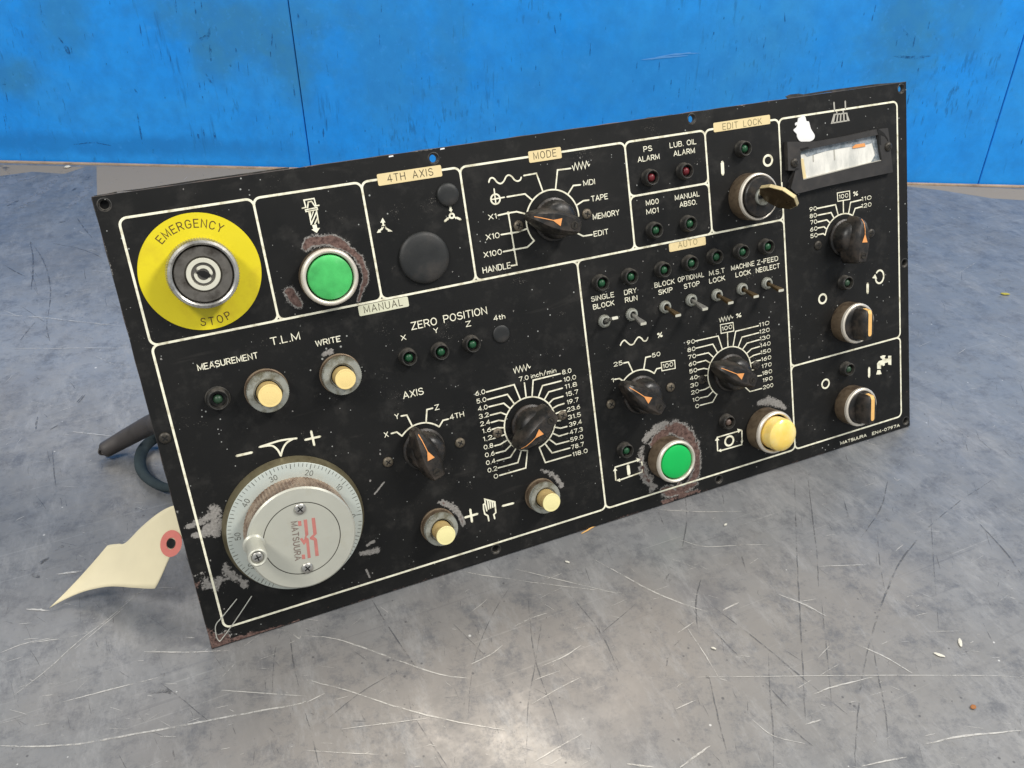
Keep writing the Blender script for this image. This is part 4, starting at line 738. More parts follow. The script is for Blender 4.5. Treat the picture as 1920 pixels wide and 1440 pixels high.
strokes('symbol', [P(G_.L(878, 1052, 982, 1022)), P(G_.L(922, 985, 937, 1088))], .0014, pnl); strokes('symbol', [P(G_.L(1200, 953, 1290, 930))], .0013, pnl)
V3 = Z(880, 900, 8)
strokes('symbol', [P(V3.L(293, 612, 278, 535, 232, 510, 215, 440, 211, 368, 238, 352, 262, 462)), P(V3.L(240, 345, 230, 287, 270, 297, 382, 328, 397, 488, 366, 518, 381, 580)), P(V3.L(272, 302, 290, 436)), P(V3.L(306, 308, 320, 422)), P(V3.L(340, 318, 352, 410)), P(V3.L(372, 328, 380, 400))], .0009, pnl)
def loopbox(zz, corners, heads, skip=None):
    strokes('symbol', [P(zz.L(*c)) for c in corners], .0009, pnl)
    for h_ in heads: extrude('symbol', P(zz.L(*h_)), 0, .00012, 'print', pnl)
loopbox(t2, ((1078, 480, 1285, 420), (1300, 420, 1302, 530), (1300, 545, 1100, 602), (1082, 600, 1078, 500)), ((1258, 402, 1300, 412, 1268, 440), (1290, 512, 1312, 508, 1298, 545), (1115, 612, 1084, 602, 1112, 582), (1058, 512, 1076, 478, 1098, 505)))
ringsym(t2, 1187, 512, 38, 42, .0013)
loopbox(t2, ((160, 748, 372, 683), (398, 700, 404, 730), (405, 770, 402, 792, 190, 868), (166, 866, 158, 765)), ((352, 665, 388, 680, 360, 702), (205, 880, 170, 868, 200, 850), (142, 785, 158, 750, 178, 778)))
bar(t2, 276, 738, 285, 812, .0022)

# ---- yellow disc with curved lettering
cx, cy = onpanel(376.9, 510.2); RY = .0290
E1 = lathe('warning_disc', [(RY * 1000, 0), (RY * 1000 - .1, .25), (14, .25)], 'yellow', pnl, (cx, cy, 0), seg=96, close=False)
zz = Z(160, 340, 4.8); pp = [onpanel(*zz(*p)) for p in ((670, 548), (1085, 385), (1242, 418), (1068, 1262), (1275, 1212))]
rd_ = [math.hypot(p[0] - cx, p[1] - cy) for p in pp]; an_ = [math.degrees(math.atan2(p[1] - cy, p[0] - cx)) for p in pp]
arctext('EMERGENCY', 0, 0, sum(rd_[:3]) / 3, (an_[0] + an_[2]) / 2, .0038, E1, 'ink_brown', .13, .40, z=.0003); arctext('STOP', 0, 0, sum(rd_[3:]) / 2, (an_[3] + an_[4]) / 2, .0037, E1, 'ink_brown', .13, .5, True, z=.0003)
print('disc', rd_, an_)

# ---- emergency stop, mushroom head gone: knurled collar with lock core
cx, cy = onpanel(*Z(160, 340, 4.8)(1064, 838), .013)
es = lathe('emergency_stop_switch', [(17.2, 0), (17.2, 9.5), (16.9, 12.0), (16.3, 13.2), (15.1, 13.6), (14.3, 13.0), (14.0, 11.0), (13.9, 8)], 'steel', pnl, (cx, cy, .0003), seg=160, knurl=(0, 2, .55), close=False, label='emergency stop switch with its red head missing, on the yellow disc')
lathe('core_disc', [(13.6, 6), (13.6, 11.6), (13.2, 12.1), (8.8, 12.1), (8.5, 11.2), (8.0, 10.9)], 'darksteel', es, close=True, seg=64)
lathe('white_ring', [(7.9, 10), (7.9, 12.0), (7.7, 12.2), (5.8, 12.2), (5.6, 11.4)], 'white_ring', es, close=False)
lathe('inner_core', [(5.7, 11.2), (4.9, 11.45), (4.8, 11.3)], 'darksteel', es)
strokes('core_arc', [[(.0036 * math.cos(R(a)), .0036 * math.sin(R(a))) for a in range(-5, 125, 8)], [(.0036 * math.cos(R(a)), .0036 * math.sin(R(a))) for a in range(170, 322, 8)]], .0015, es, 'white_ring', z=.0118)
extrude('key_slot', [(-.0031, .0014), (-.001, .0019), (.0008, .0016), (.0031, -.0004), (.0028, -.0016), (.001, -.0020), (-.001, -.0012)], .0115, .0121, 'dark', es)

# ---- push buttons
def bezel_button(px, h, ro, ri, capmat, cap_h, name, label, cap_r=None, dome=.5):
    x, y = onpanel(*px, h / 1000); k = h
    b = lathe(name, [(ro * .97, 0), (ro, .5), (ro, k - 2.2), (ro - .25, k - .9), (ro - .9, k - .15), (ro - 1.4, k), (ri + .5, k - .25), (ri + .15, k - .7), (ri, k - 3.5)], 'bezel', pnl, (x, y, 0), seg=72, close=False, mats=['bezel', 'bezel_side'], mrow=[1, 1, 0, 0, 0, 0, 0, 0], label=label)
    lathe('dark_gap', [(ri, k - 3.4), (0.5, k - 3.4)], 'dark', b)
    cr = cap_r or ri - .7
    lathe('button_cap', [(cr, k - 3.5), (cr, k + cap_h - (1.0 if cap_h < 2 else 3.0)), (cr - .3, k + cap_h - (.35 if cap_h < 2 else 1.5)), (cr - (1.0 if cap_h < 2 else 1.6), k + cap_h - (0 if cap_h < 2 else .3)), (cr * .6, k + cap_h + dome * .6), (cr * .25, k + cap_h + dome * .95)], capmat, b, seg=72)
    return b
bezel_button(V1(768, 962), 9, 14.9, 12.2, 'green_old', -.2, 'push_button', 'faded green push button in a silver bezel with paint worn off above it')
bezel_button(t2(722, 704), 13, 14.1, 11.7, 'green', -.4, 'push_button', 'bright green cycle start button ringed by rust')
bezel_button(t2(1612, 440), 13, 14.6, 12.3, 'amber', 8.0, 'lit_push_button', 'raised amber push button in a silver bezel', cap_r=11.0, dome=1.2)
def small_button(rp, h1, capp, h2, ro, rc, mat):
    x, y = onpanel(*rp, h1 / 1000)
    b = lathe('round_button', [(ro + .5, 0), (ro + .5, .8), (ro, 1.0), (ro - .1, h1 - 3.2), (ro, h1 - 3.0), (ro, h1 - .5), (ro - .4, h1), (rc + 1.4, h1), (rc + .9, h1 - 1.2), (rc + .4, h1 - 1.2)], 'zinc', pnl, (x, y, 0), seg=110, knurl=(4, 5, .35), close=False, mats=['zinc', 'bezel_side'], mrow=[1, 1, 1, 1, 0, 0, 0, 0, 0], label='round push button with a cream cap and knurled grey ring')
    cx_, cy_ = onpanel(*capp, h2 / 1000)
    lathe('button_cap', [(rc, 3), (rc, h2 - .5), (rc - .15, h2 - .1), (rc - .6, h2), (rc - 1.0, h2 - .12), (rc - 1.3, h2 - .05)], mat, b, (( x * .5 + cx_ * .5) - x, (y * .5 + cy_ * .5) - y, 0), seg=56, mats=[mat, 'cream_side'], mrow=[1, 0, 0, 0, 0, 0])
small_button(D(735, 655), 8, D(755, 685), 15, 10.8, 6.0, 'cream'); small_button(D(1403, 505), 7, D(1435, 540), 14, 10.6, 5.5, 'cream')
small_button(G_(680, 1160), 8, G_(715, 1215), 16, 10.1, 5.7, 'cream_pale'); small_button(G_(1570, 890), 8, G_(1625, 925), 16, 9.9, 5.7, 'cream_pale')

# ---- blanking plugs
for zz, x, y, r, h_ in ((V2, 655, 1168, 14.1, 2.8), (V2, 866, 600, 6.3, 2.2), (C, 1250, 318, 5.2, 1.2)):
    a, b = onpanel(*zz(x, y), h_ / 1000 * .6); lathe('blanking_plug', [(r, 0), (r, h_ * .35), (r * .97, h_ * .62), (r * .85, h_ * .86), (r * .6, h_ * .97), (r * .3, h_)], 'plug', pnl, (a, b, 0), seg=56, smooth=60)

# ---- lamps
lampd = [(A, 310, 685, 'led_red'), (A, 622, 628, 'led_red'), (A, 348, 1162, 'led_green'), (A, 655, 1102, 'led_green'), (A, 1150, 425, 'led_green'),
 (B, 245, 487, 'led_green'), (B, 508, 430, 'led_green'), (B, 808, 368, 'led_green'), (B, 1053, 307, 'led_green'), (B, 1278, 250, 'led_green'), (B, 1515, 205, 'led_green'), (B, 1742, 158, 'led_green'),
 (C, 425, 537, 'led_green'), (C, 715, 484, 'led_green'), (C, 1000, 417, 'led_green'), (D, 285, 722, 'led_dull'), (N, 972, 1222, 'led_dull'), (Q, 990, 470, 'led_dull'), (t2, 275, 608, 'led_green'), (t2, 1195, 350, 'led_clear')]
for zz, x, y, mt in lampd:
    hh_ = 5.0; a, b = onpanel(*zz(x, y), hh_ / 1000); big_ = mt == 'led_dull' and zz is D; k = 1.12 if big_ else .93
    lb = lathe('indicator_lamp', [(5.6 * k, 0), (5.6 * k, .6), (5.3 * k, 1.0), (5.1 * k, 3.6), (4.8 * k, 4.6), (4.4 * k, hh_), (4.05 * k, hh_ - .1), (3.9 * k, hh_ - .5), (3.8 * k, 1.0), (0.3, .9)], 'collar', pnl, (a, b, 0), seg=40, label='red lamp in a black collar' if mt == 'led_red' else 'green lamp in a black collar' if mt != 'led_clear' else 'clear lamp in a black collar')
    lathe('lens', [(2.5, .9), (2.5, 2.2), (2.35, 3.0), (1.8, 3.9), (1.1, 4.3), (.5, 4.45)], mt, lb, seg=28, smooth=60)

# ---- screws
def cross_screw(zx, zy, r, parent, mat='screw', z=0.0, ang=20, loc=None, hgt=1.3):
    a, b = loc or onpanel(zx, zy, z + hgt / 1000 * .7)
    s_ = lathe('screw', [(r, 0), (r, hgt * .35), (r * .9, hgt * .7), (r * .6, hgt), (r * .25, hgt * 1.03)], mat, parent, (a, b, z), seg=28, smooth=60)
    w_, l_ = r * .11 / 1000, r * .55 / 1000; ca, sa = math.cos(R(ang)), math.sin(R(ang))
    pts = [(w_, w_), (w_, l_), (-w_, l_), (-w_, w_), (-l_, w_), (-l_, -w_), (-w_, -w_), (-w_, -l_), (w_, -l_), (w_, -w_), (l_, -w_), (l_, w_)]
    extrude('cross_slot', [(p[0] * ca - p[1] * sa, p[0] * sa + p[1] * ca) for p in pts], hgt / 1000, hgt * 1.1 / 1000, 'dark', s_)
    return s_
for zz, x, y, mt in ((K, 447, 832, 'screw'), (K, 1062, 725, 'screw'), (G_, 220, 580, 'screw'), (G_, 838, 415, 'screw'), (E_, 470, 1040, 'screw'), (E_, 1252, 828, 'screw'), (F_, 303, 815, 'screw'), (F_, 815, 670, 'screw'), (F_, 1085, 603, 'screw_black'), (F_, 1548, 482, 'screw_black'), (N, 608, 768, 'screw_black'), (N, 1245, 622, 'screw_black'), (Z(60, 740, 2.88), 718, 236, 'screw_black')):
    cross_screw(*zz(x, y), 3.0, pnl, mt, ang=random.uniform(0, 90))

# ---- rotary knobs with pointer
def pointer_knob(key, zz, tip, blunt, hk=20, label=None, tri_t=None):
    cx, cy, _ = dc[key]; (ax, ay), (bx, by) = onpanel(*zz(*tip), .017), onpanel(*zz(*blunt), .019)
    ang = math.atan2(ay - by, ax - bx) - math.pi / 2; mx, my = (ax + bx) / 2, (ay + by) / 2
    ca_, sa_ = math.cos(-ang), math.sin(-ang); dx_, dy_ = mx - cx, my - cy; ox_, oy_ = dx_ * ca_ - dy_ * sa_, dx_ * sa_ + dy_ * ca_; ox_ = max(-.002, min(.002, ox_)); oy_ = max(-.005, min(.005, oy_)); print(key, 'grip offset', ox_, oy_)
    sk = lathe_data([(r / 1000, z / 1000) for r, z in [(12.2, 0.3), (12.2, 1.6), (11.2, 2.2), (10.9, 7.0), (10.3, 9.4), (9.2, 11.4), (7, 12.8), (4, 13.2)]], 64, (2, 3, .0004))
    st = [(-16.6, 3.6, 12.5), (-16.0, 5.0, 17.5), (-14.6, 5.8, 19.2), (-9, 7.0, 19.8), (-3, 7.8, 19.9), (3, 7.4, 19.8), (8, 6.0, 19.4), (12.5, 4.0, 18.0), (15.4, 2.6, 15.2), (16.8, 1.5, 11.0)]
    st = [(a * .92, b * .86, c * .94) for a, b, c in st]; secs = []
    for yy, w_, zt in st:
        zb = 5.0; secs.append([(a / 1000, yy / 1000, b / 1000) for a, b in ((-w_ * 1.12, zb), (-w_ * 1.05, zt * .55 + zb * .4), (-w_ * .82, zt - 1.6), (-w_ * .60, zt), (w_ * .60, zt), (w_ * .82, zt - 1.6), (w_ * 1.05, zt * .55 + zb * .4), (w_ * 1.12, zb))][::-1])
    bar_ = loft(secs); bar_ = ([(p[0] + ox_, p[1] + oy_, p[2]) for p in bar_[0]], bar_[1]); V_, F2 = join(sk, bar_)
    kb = mk('rotary_knob', V_, F2, 'knob', pnl, (cx, cy, 0), (0, 0, ang), smooth=38, label=label)
    def top(yy):
        for i in range(len(st) - 1):
            if st[i][0] <= yy <= st[i + 1][0]: t = (yy - st[i][0]) / (st[i + 1][0] - st[i][0]); return (st[i][2] + (st[i + 1][2] - st[i][2]) * t) / 1000 + .0003
        return .012
    V_ = []; F2 = []; ys = [13.9, 12.7, 11, 8.8, 7, 4.9, 3.2]
    for yy in ys: wl = .22; V_ += [(-wl / 1000, yy / 1000, top(yy)), (wl / 1000, yy / 1000, top(yy))]
    for i in range(len(ys) - 1): F2.append((2 * i, 2 * i + 1, 2 * i + 3, 2 * i + 2)[::-1])
    b0_ = len(V_); V_ += [(0, .0045, top(4.5) + 4e-5), (-.0022, -.001, top(-1) + 4e-5), (.0022, -.001, top(-1) + 4e-5)]; F2.append((b0_, b0_ + 1, b0_ + 2))
    mk('pointer_mark', [(p[0] + ox_, p[1] + oy_, p[2]) for p in V_], F2, 'orange', kb)
    g_ = lathe('grub_screw', [(2.1, 0), (2.1, .25), (1.75, .3), (1.7, .05)], 'screw_black', kb, (ox_, oy_ - .0095, top(-9.5) - .0001), seg=20)
    extrude('slot', [(-.0012, -.0003), (.0012, -.0003), (.0012, .0003), (-.0012, .0003)], .0003, .0004, 'dark', g_)
    return kb
pointer_knob('mode', K, (575, 745), (1035, 845), label='black mode selector knob with orange pointer turned to X1')
pointer_knob('feed', E_, (800, 1200), (1140, 860), label='black feed rate knob under the inch/min figures')
pointer_knob('axis', G_, (480, 335), (672, 735), label='black axis selector knob')
pointer_knob('rapid', F_, (435, 655), (785, 888), label='black rapid override knob marked 1, 25, 50 and 100')
pointer_knob('over', F_, (1205, 485), (1590, 640), label='black feed override knob marked 0 to 200')
pointer_knob('spin', N, (1150, 505), (1150, 920), label='black spindle override knob marked 50 to 120')

# ---- lever selectors
def selector(px, h, label, ang):
    x, y = onpanel(*px, h / 1000); ro, ri = 13.8, 11.7; k = h
    b = lathe('selector_switch', [(ro * .99, 0), (ro, .4), (ro, k - 2), (ro - .3, k - .5), (ro - .9, k), (ri + .4, k - .1), (ri, k - .6), (ri - .1, k - 3.0)], 'bezel', pnl, (x, y, 0), seg=72, close=False, mats=['bezel', 'bezel_side'], mrow=[1, 1, 0, 0, 0, 0, 0], label=label)
    lathe('inner_disc', [(ri - .2, k - 3), (ri - .2, k - 1.0), (ri - 1.0, k - .4), (5, k - .2)], 'knob', b, seg=56)
    secs = []
    for yy, w_, zt in ((-10.4, 2.2, k + 7), (-9.6, 3.6, k + 9.2), (-6, 4.6, k + 9.8), (2, 4.9, k + 9.8), (8, 3.9, k + 9.6), (10.2, 2.8, k + 8.6), (10.8, 1.8, k + 4)):
        secs.append([(a / 1000, yy / 1000, c / 1000) for a, c in ((-w_ * 1.2, k - 1), (-w_ * 1.05, k + 4), (-w_ * .85, zt - 1), (-w_ * .6, zt), (w_ * .6, zt), (w_ * .85, zt - 1), (w_ * 1.05, k + 4), (w_ * 1.2, k - 1))][::-1])
    v_, f_ = loft(secs); g_ = mk('selector_grip', v_, f_, 'knob', b, (0, 0, 0), (0, 0, ang), smooth=38)
    wl = .0015; V_ = [(-wl, -.0058, (k + 9.97) / 1000), (wl, -.0058, (k + 9.97) / 1000), (wl, .008, (k + 9.77) / 1000), (-wl, .008, (k + 9.77) / 1000), (wl, .0102, (k + 8.8) / 1000), (-wl, .0102, (k + 8.8) / 1000), (wl * .9, .0110, (k + 4.2) / 1000), (-wl * .9, .0110, (k + 4.2) / 1000)]
    V_ += [(wl * math.cos(t), -.0058 + wl * math.sin(t), (k + 9.97) / 1000) for t in (-math.pi / 4, -math.pi / 2, -3 * math.pi / 4)]
    mk('pointer_mark', V_, [(0, 1, 2, 3), (3, 2, 4, 5), (5, 4, 6, 7), (1, 0, 10, 9, 8)], 'orange_bar', g_)
selector(Z(1440, 480, 6.4)(1092, 812), 11.5, 'selector switch with amber pointer beside the rotation arrow', R(-4))
selector(Q(1128, 922), 11.5, 'selector switch with amber pointer below the tap symbol', R(-4))
# key operated switch
h_ = 12.5; kx, ky = onpanel(*A(1272, 858), h_ / 1000)
ks = lathe('key_switch', [(14.2, 0), (14.4, .5), (14.4, h_ - 2), (14.1, h_ - .5), (13.4, h_), (12.9, h_ - .2), (12.6, h_ - .8), (12.4, h_ - 3)], 'bezel', pnl, (kx, ky, 0), seg=72, close=False, mats=['bezel', 'bezel_side'], mrow=[1, 1, 0, 0, 0, 0, 0], label='key switch with brass tinted bezel under the EDIT LOCK plate')
lathe('lock_body', [(12.2, h_ - 3), (12.2, h_ + 1.4), (11.6, h_ + 2.0), (5.6, h_ + 2.2), (5.5, h_ + 1)], 'knob', ks, seg=56)
lathe('lock_cylinder', [(5.2, h_), (5.2, h_ + 3.4), (4.7, h_ + 3.8), (4.2, h_ + 3.5), (.6, h_ + 3.4)], 'zinc', ks, seg=40)
extrude('keyway', [(-.0038, -.0008), (.0038, -.0008), (.0038, .0008), (-.0038, .0008)], (h_ + 3.5) / 1000, (h_ + 3.9) / 1000, 'dark', ks)
# the key: its own thing, standing in the lock
key = bpy.data.objects.new('key', None); COL.objects.link(key); key['label'] = 'worn flat metal key standing in the edit lock switch'; key['category'] = 'key'
key.matrix_world = PM @ Matrix.Translation((kx, ky, h_ / 1000)) @ Matrix.Rotation(R(-47), 4, 'Z')
def plate_xz(name, pts, t, mat, parent):     # outline in (x, z), thickness along y, small chamfer
    nn = len(pts); a = sum(pts[i][0] * pts[(i + 1) % nn][1] - pts[(i + 1) % nn][0] * pts[i][1] for i in range(nn))
    if a < 0: pts = pts[::-1]
    cxx = sum(p[0] for p in pts) / nn; czz = sum(p[1] for p in pts) / nn
    ins = [(p[0] + (cxx - p[0]) * .03, p[1] + (czz - p[1]) * .03) for p in pts]
    v_ = [(p[0], -t / 2 + .0002, p[1]) for p in pts] + [(p[0], t / 2 - .0002, p[1]) for p in pts] + [(p[0], -t / 2, p[1]) for p in ins] + [(p[0], t / 2, p[1]) for p in ins]
    f_ = [tuple(range(2 * nn, 3 * nn)), tuple(range(4 * nn - 1, 3 * nn - 1, -1))]; mi = [0, 0]
    for i in range(nn):
        j = (i + 1) % nn; f_ += [(i + nn, j + nn, j, i), (2 * nn + i, i, j, 2 * nn + j), (i + nn, 3 * nn + i, 3 * nn + j, j + nn)]; mi += [1, 1, 1]
    return mk(name, v_, f_, mat, parent, mats=[mat, 'key_edge'], midx=mi)
plate_xz('key_bow', [(-.0045, .0045), (-.0095, .0095), (-.0105, .0190), (-.0072, .0282), (.0000, .0320), (.0072, .0282), (.0105, .0190), (.0095, .0095), (.0045, .0045)], .0024, 'brass', key)
plate_xz('key_blade', [(-.0034, -.006), (.0034, -.006), (.0034, .0047), (-.0034, .0047)], .0018, 'brass', key)

# ---- toggle switches
for k, (nx, ny, tx, ty) in enumerate(((268, 830, 352, 798), (515, 770, 608, 850), (817, 702, 920, 775), (1052, 640, 1163, 718), (1284, 595, 1393, 662), (1511, 540, 1622, 605), (1734, 488, 1847, 550))):
    a, b = onpanel(*B(nx, ny), .0025)
    tg = lathe('toggle_switch', [(4.0, 0), (4.0, 1.3), (3.8, 1.6), (3.2, 1.6), (3.1, 2.6), (2.8, 2.8), (2.2, 2.8), (1.9, 1.6)], 'zinc', pnl, (a, b, 0), seg=36, close=False, knurl=(0, 1, .25), label='toggle switch with its lever up' if k == 0 else 'toggle switch with its lever down')
    lathe('dark_gap', [(2.2, 1.7), (.3, 1.7)], 'dark', tg, seg=20)
    ht = .0165; ex_, ey_ = onpanel(*B(tx, ty), ht); ex_ -= a; ey_ -= b
    v0 = np.array([0, 0, .0015]); v1 = np.array([ex_, ey_, ht]); d_v = (v1 - v0) / np.linalg.norm(v1 - v0); xa = np.cross(np.array([0, 1.0, 0]), d_v); xa /= np.linalg.norm(xa); ya = np.cross(d_v, xa)
    secs = []
    for t, w_, th_ in ((0, .9, .9), (.3, 1.0, .9), (.6, 1.6, .9), (.97, 2.1, 1.0), (1.0, 1.9, .85)):
        c0 = v0 + (v1 - v0) * t; secs.append([tuple(c0 + xa * p * w_ / 1000 + ya * q_ * th_ / 1000) for p, q_ in ((-1, -.7), (-.8, -1), (.8, -1), (1, -.7), (1, .7), (.8, 1), (-.8, 1), (-1, .7))])
    v_, f_ = loft(secs); mk('lever', v_, f_, 'steel' if k in (0, 1, 3) else 'brass', tg, smooth=30)
    mk('lever_tip', [tuple(np.array(p) + d_v * 3e-5) for p in secs[-1]], [tuple(range(8))[::-1]], 'white_ring', tg)

# ---- load meter with cracked cover
h_ = .0035
mo = P(U.L(232, 792, 1440, 560, 1500, 1170, 300, 1425), h_); mi_ = P(U.L(388, 920, 1318, 725, 1368, 1030, 425, 1262), h_)
ou = P(U.L(232, 812, 560, 805, 1000, 730, 1290, 665, 1330, 680, 1350, 700, 1330, 760, 1362, 1040, 1440, 1000, 1500, 1140, 1490, 1172, 1390, 1195, 1370, 1185, 1300, 1205, 700, 1335, 345, 1432, 300, 1425, 275, 1360, 265, 1330, 330, 1150, 240, 1290, 205, 1290, 205, 830), h_)
mt_ = extrude('load_meter', ou[:], 0, .0001, 'dark', pnl, label='load meter with a white scale window in a cracked black frame')
def frame_ring(name, outer, inner, z0, z1, mat, parent):
    nn = len(outer); v_ = [(x, y, z1) for x, y in outer] + [(x, y, z1) for x, y in inner] + [(x, y, z0) for x, y in outer] + [(x, y, z0) for x, y in inner]; f_ = []
    for i in range(nn): j = (i + 1) % nn; f_ += [(j, i, nn + i, nn + j), (i, j, 2 * nn + j, 2 * nn + i), (nn + j, nn + i, 3 * nn + i, 3 * nn + j)]
    return mk(name, v_, f_, mat, parent)
outer = P(U.L(232, 805, 600, 800, 950, 735, 1310, 655, 1440, 640, 1470, 860, 1500, 1170, 1200, 1232, 700, 1340, 340, 1432, 275, 1365, 330, 1150, 245, 1150), h_)
inner = P(U.L(388, 920, 600, 872, 950, 800, 1318, 722, 1322, 724, 1345, 890, 1368, 1030, 1200, 1068, 700, 1195, 427, 1262, 424, 1255, 405, 1120, 400, 1080), h_)
frame_ring('meter_frame', outer, inner, 0, h_, 'meter_black', mt_)
n = NT('meter_window'); n.set('Base Color', n.mix(n.ramp(n.noise(90, 6, .65, n.mapping((1, .35, 1))), [(.42, 0.0), (.62, .7)]), srgb(232, 230, 222), srgb(176, 178, 174))); n.set('Roughness', .35); M['meter_white'] = n.m
n = NT('meter_grime'); n.set('Base Color', n.mix(n.ramp(n.noise(160, 6, .7), [(.4, 0.0), (.6, 1.0)]), srgb(120, 132, 140), srgb(172, 178, 184))); n.set('Roughness', .5); n.set('Alpha', n.ramp(n.noise(220, 5, .7), [(.35, .35), (.55, 1.0)])); M['meter_grime'] = n.m
win = P(U.L(388, 918, 1318, 722, 1368, 1032, 425, 1264), .0012)
extrude('scale_window', win, .0002, .0012, 'meter_white', mt_)
extrude('grime_band', P(U.L(388, 925, 480, 890, 800, 820, 1050, 745, 1318, 720, 1322, 800, 1150, 845, 950, 870, 700, 915, 470, 985, 440, 950, 392, 960), .0014), .0013, .0014, 'meter_grime', mt_)
extrude('orange_mark', P(U.L(1050, 838, 1160, 822, 1172, 860, 1020, 885, 1015, 868), .0017), .0015, .0017, 'orange', mt_)
extrude('soiled_edge', P(U.L(388, 1010, 425, 1005, 462, 1250, 425, 1262), .0015), .0013, .0015, 'label', mt_)
extrude('soiled_edge', P(U.L(1250, 800, 1325, 770, 1366, 1028, 1240, 1050, 1290, 960), .0016), .0013, .0016, 'meter_grime', mt_)
extrude('window_sill', P(U.L(425, 1255, 700, 1185, 1368, 1022, 1372, 1050, 700, 1225, 440, 1290), .0035), .0005, .0030, 'print_grey', mt_)
strokes('scale_tick', [P(U.L(792, 890, 800, 1020), .0013), P(U.L(540, 930, 545, 1040), .0013)], .0009, mt_, 'print_grey', z=.00135)
extrude('broken_slot', P(U.L(385, 888, 480, 865, 490, 880, 400, 912), h_), h_, h_ + .0002, 'dark', mt_)
extrude('crack', P(U.L(1305, 650, 1330, 655, 1390, 700, 1438, 770, 1440, 800, 1400, 740, 1350, 720, 1355, 840, 1335, 830, 1325, 720), h_), h_, h_ + .0002, 'dark', mt_)
extrude('crack', P(U.L(335, 1120, 375, 1130, 310, 1160, 235, 1300, 235, 1280, 300, 1170), h_), h_, h_ + .0002, 'dark', mt_)
for p in ((330, 1060), (1455, 865)): cross_screw(*U(*p), 2.9, mt_, 'screw_black', z=h_, ang=35)
extrude('white_paint_blob', smooth(P(U.L(365, 520, 440, 500, 460, 555, 490, 565, 515, 650, 560, 730, 535, 785, 450, 812, 380, 795, 350, 745, 345, 712, 307, 667, 342, 630, 352, 580, 365, 520), .0004), 4)[:-1], 0, .0005, 'white_paint', pnl)
extrude('paint_fleck', P(U.L(320, 590, 335, 570, 350, 575, 342, 600, 325, 612)), 0, .0004, 'white_paint', pnl)

# ---- handwheel
wz = Z(400, 800, 4.5); wx, wy = onpanel(*wz(702, 842), .006)
pr = onpanel(*wz(1285, 780), .006)[0]; pl = onpanel(*wz(118, 900), .006)[0]; RW = (pr - pl) / 2 * 1000
wh = lathe('handwheel', [(RW + 2.0, 0), (RW + 2.0, 1.0), (RW + .2, 5.4), (RW, 6.0), (RW - .4, 6.2), (26, 6.2)], 'gold', pnl, (wx, wy, 0), seg=120, close=True, mats=['gold', 'dial'], mrow=[0, 0, 0, 1, 1, 1, 1], label='silver pulse handwheel with graduated ring')
# graduations: 100 divisions, 0 at the right
za = onpanel(*wz(1225, 742), .0062); a0 = math.degrees(math.atan2(za[1] - wy, za[0] - wx)); z2 = onpanel(*wz(812, 372), .0062); a20 = math.degrees(math.atan2(z2[1] - wy, z2[0] - wx)); stp = (a20 - a0) / 20
for k in range(100):
    if 68 < k < 74: continue
    a = R(a0 + stp * k); l = 2.8 if k % 10 == 0 else 2.5 if k % 5 == 0 else 1.7; r1 = RW - .5; r0 = r1 - l
    strokes('graduation', [[(r0 / 1000 * math.cos(a), r0 / 1000 * math.sin(a)), (r1 / 1000 * math.cos(a), r1 / 1000 * math.sin(a))]], .00022 if k % 5 else .0003, wh, 'dial_ink', z=.0063)
for k in range(7): arctext(str(k * 10), 0, 0, (RW - 5.4) / 1000, a0 + stp * k * 10, .0028, wh, 'dial_ink', .09, .3, z=.00635, name='figure')
hx, hy = onpanel(*wz(752, 943), .024); print('hub offset', hx - wx, hy - wy); hx = (hx - wx) * .95; hy = (hy - wy) * .95; hc_ = (onpanel(*wz(1085, 930), .024)[0] - onpanel(*wz(418, 960), .024)[0]) / 2 * 1000
hr = (onpanel(*wz(1213, 900), .024)[0] - onpanel(*wz(288, 990), .024)[0]) / 2 * 1000 * 1.03; print('hub', hr, hc_, RW)
hub = lathe('hub', [(hr - .5, 6.0), (hr - .3, 6.6), (hr, 22.0), (hr - .3, 23.0), (hr - 1.2, 23.9), (hr - 8, 24), (hc_ + .35, 24), (hc_ + .3, 23.7), (hc_ - .1, 23.7), (hc_ - .15, 24)], 'hub', wh, (hx, hy, 0), seg=180, knurl=(1, 2, .8), mats=['knurl', 'hub', 'dial_ink'], mrow=[0, 0, 0, 1, 1, 1, 2, 2, 2, 1], smooth=30)
cxh, cyh = hx + wx, hy + wy
def onhub(p, h=.024): a, b = onpanel(*wz(*p), h); return (a - cxh, b - cyh)
for p in ((733, 697), (795, 1197)): cross_screw(0, 0, 3.1, hub, 'steel', z=.024, ang=30, loc=onhub(p, .025), hgt=1.2)
kn = onhub((375, 1108), .042)
kb = lathe('crank_knob', [(5.6, 24), (5.6, 24.6), (4.7, 25.5), (4.4, 30), (4.7, 37), (4.9, 40.5), (4.6, 41.8), (4.0, 42.2), (3.3, 41.8), (3.2, 41)], 'hub', wh, (hx + kn[0], hy + kn[1], 0), seg=48, smooth=40)
cross_screw(0, 0, 2.9, kb, 'steel', z=.0410, ang=10, loc=(0, 0), hgt=.9)
def hubpoly(pts, name='logo_bar', mat='logo'): extrude(name, [onhub((pts[i], pts[i + 1])) for i in range(0, len(pts), 2)], .024, .02408, mat, hub)
hubpoly((828, 771, 857, 768, 873, 903, 848, 928, 866, 940, 875, 952, 890, 1088, 861, 1092, 848, 960, 813, 948, 815, 934, 844, 908))
hubpoly((761, 786, 790, 782, 802, 910, 783, 930, 804, 946, 822, 1105, 797, 1110, 783, 975, 764, 998, 729, 946, 750, 938, 764, 958, 776, 918))
hubpoly((714, 797, 741, 795, 744, 835, 717, 838)); hubpoly((746, 1080, 772, 1078, 776, 1115, 749, 1118))
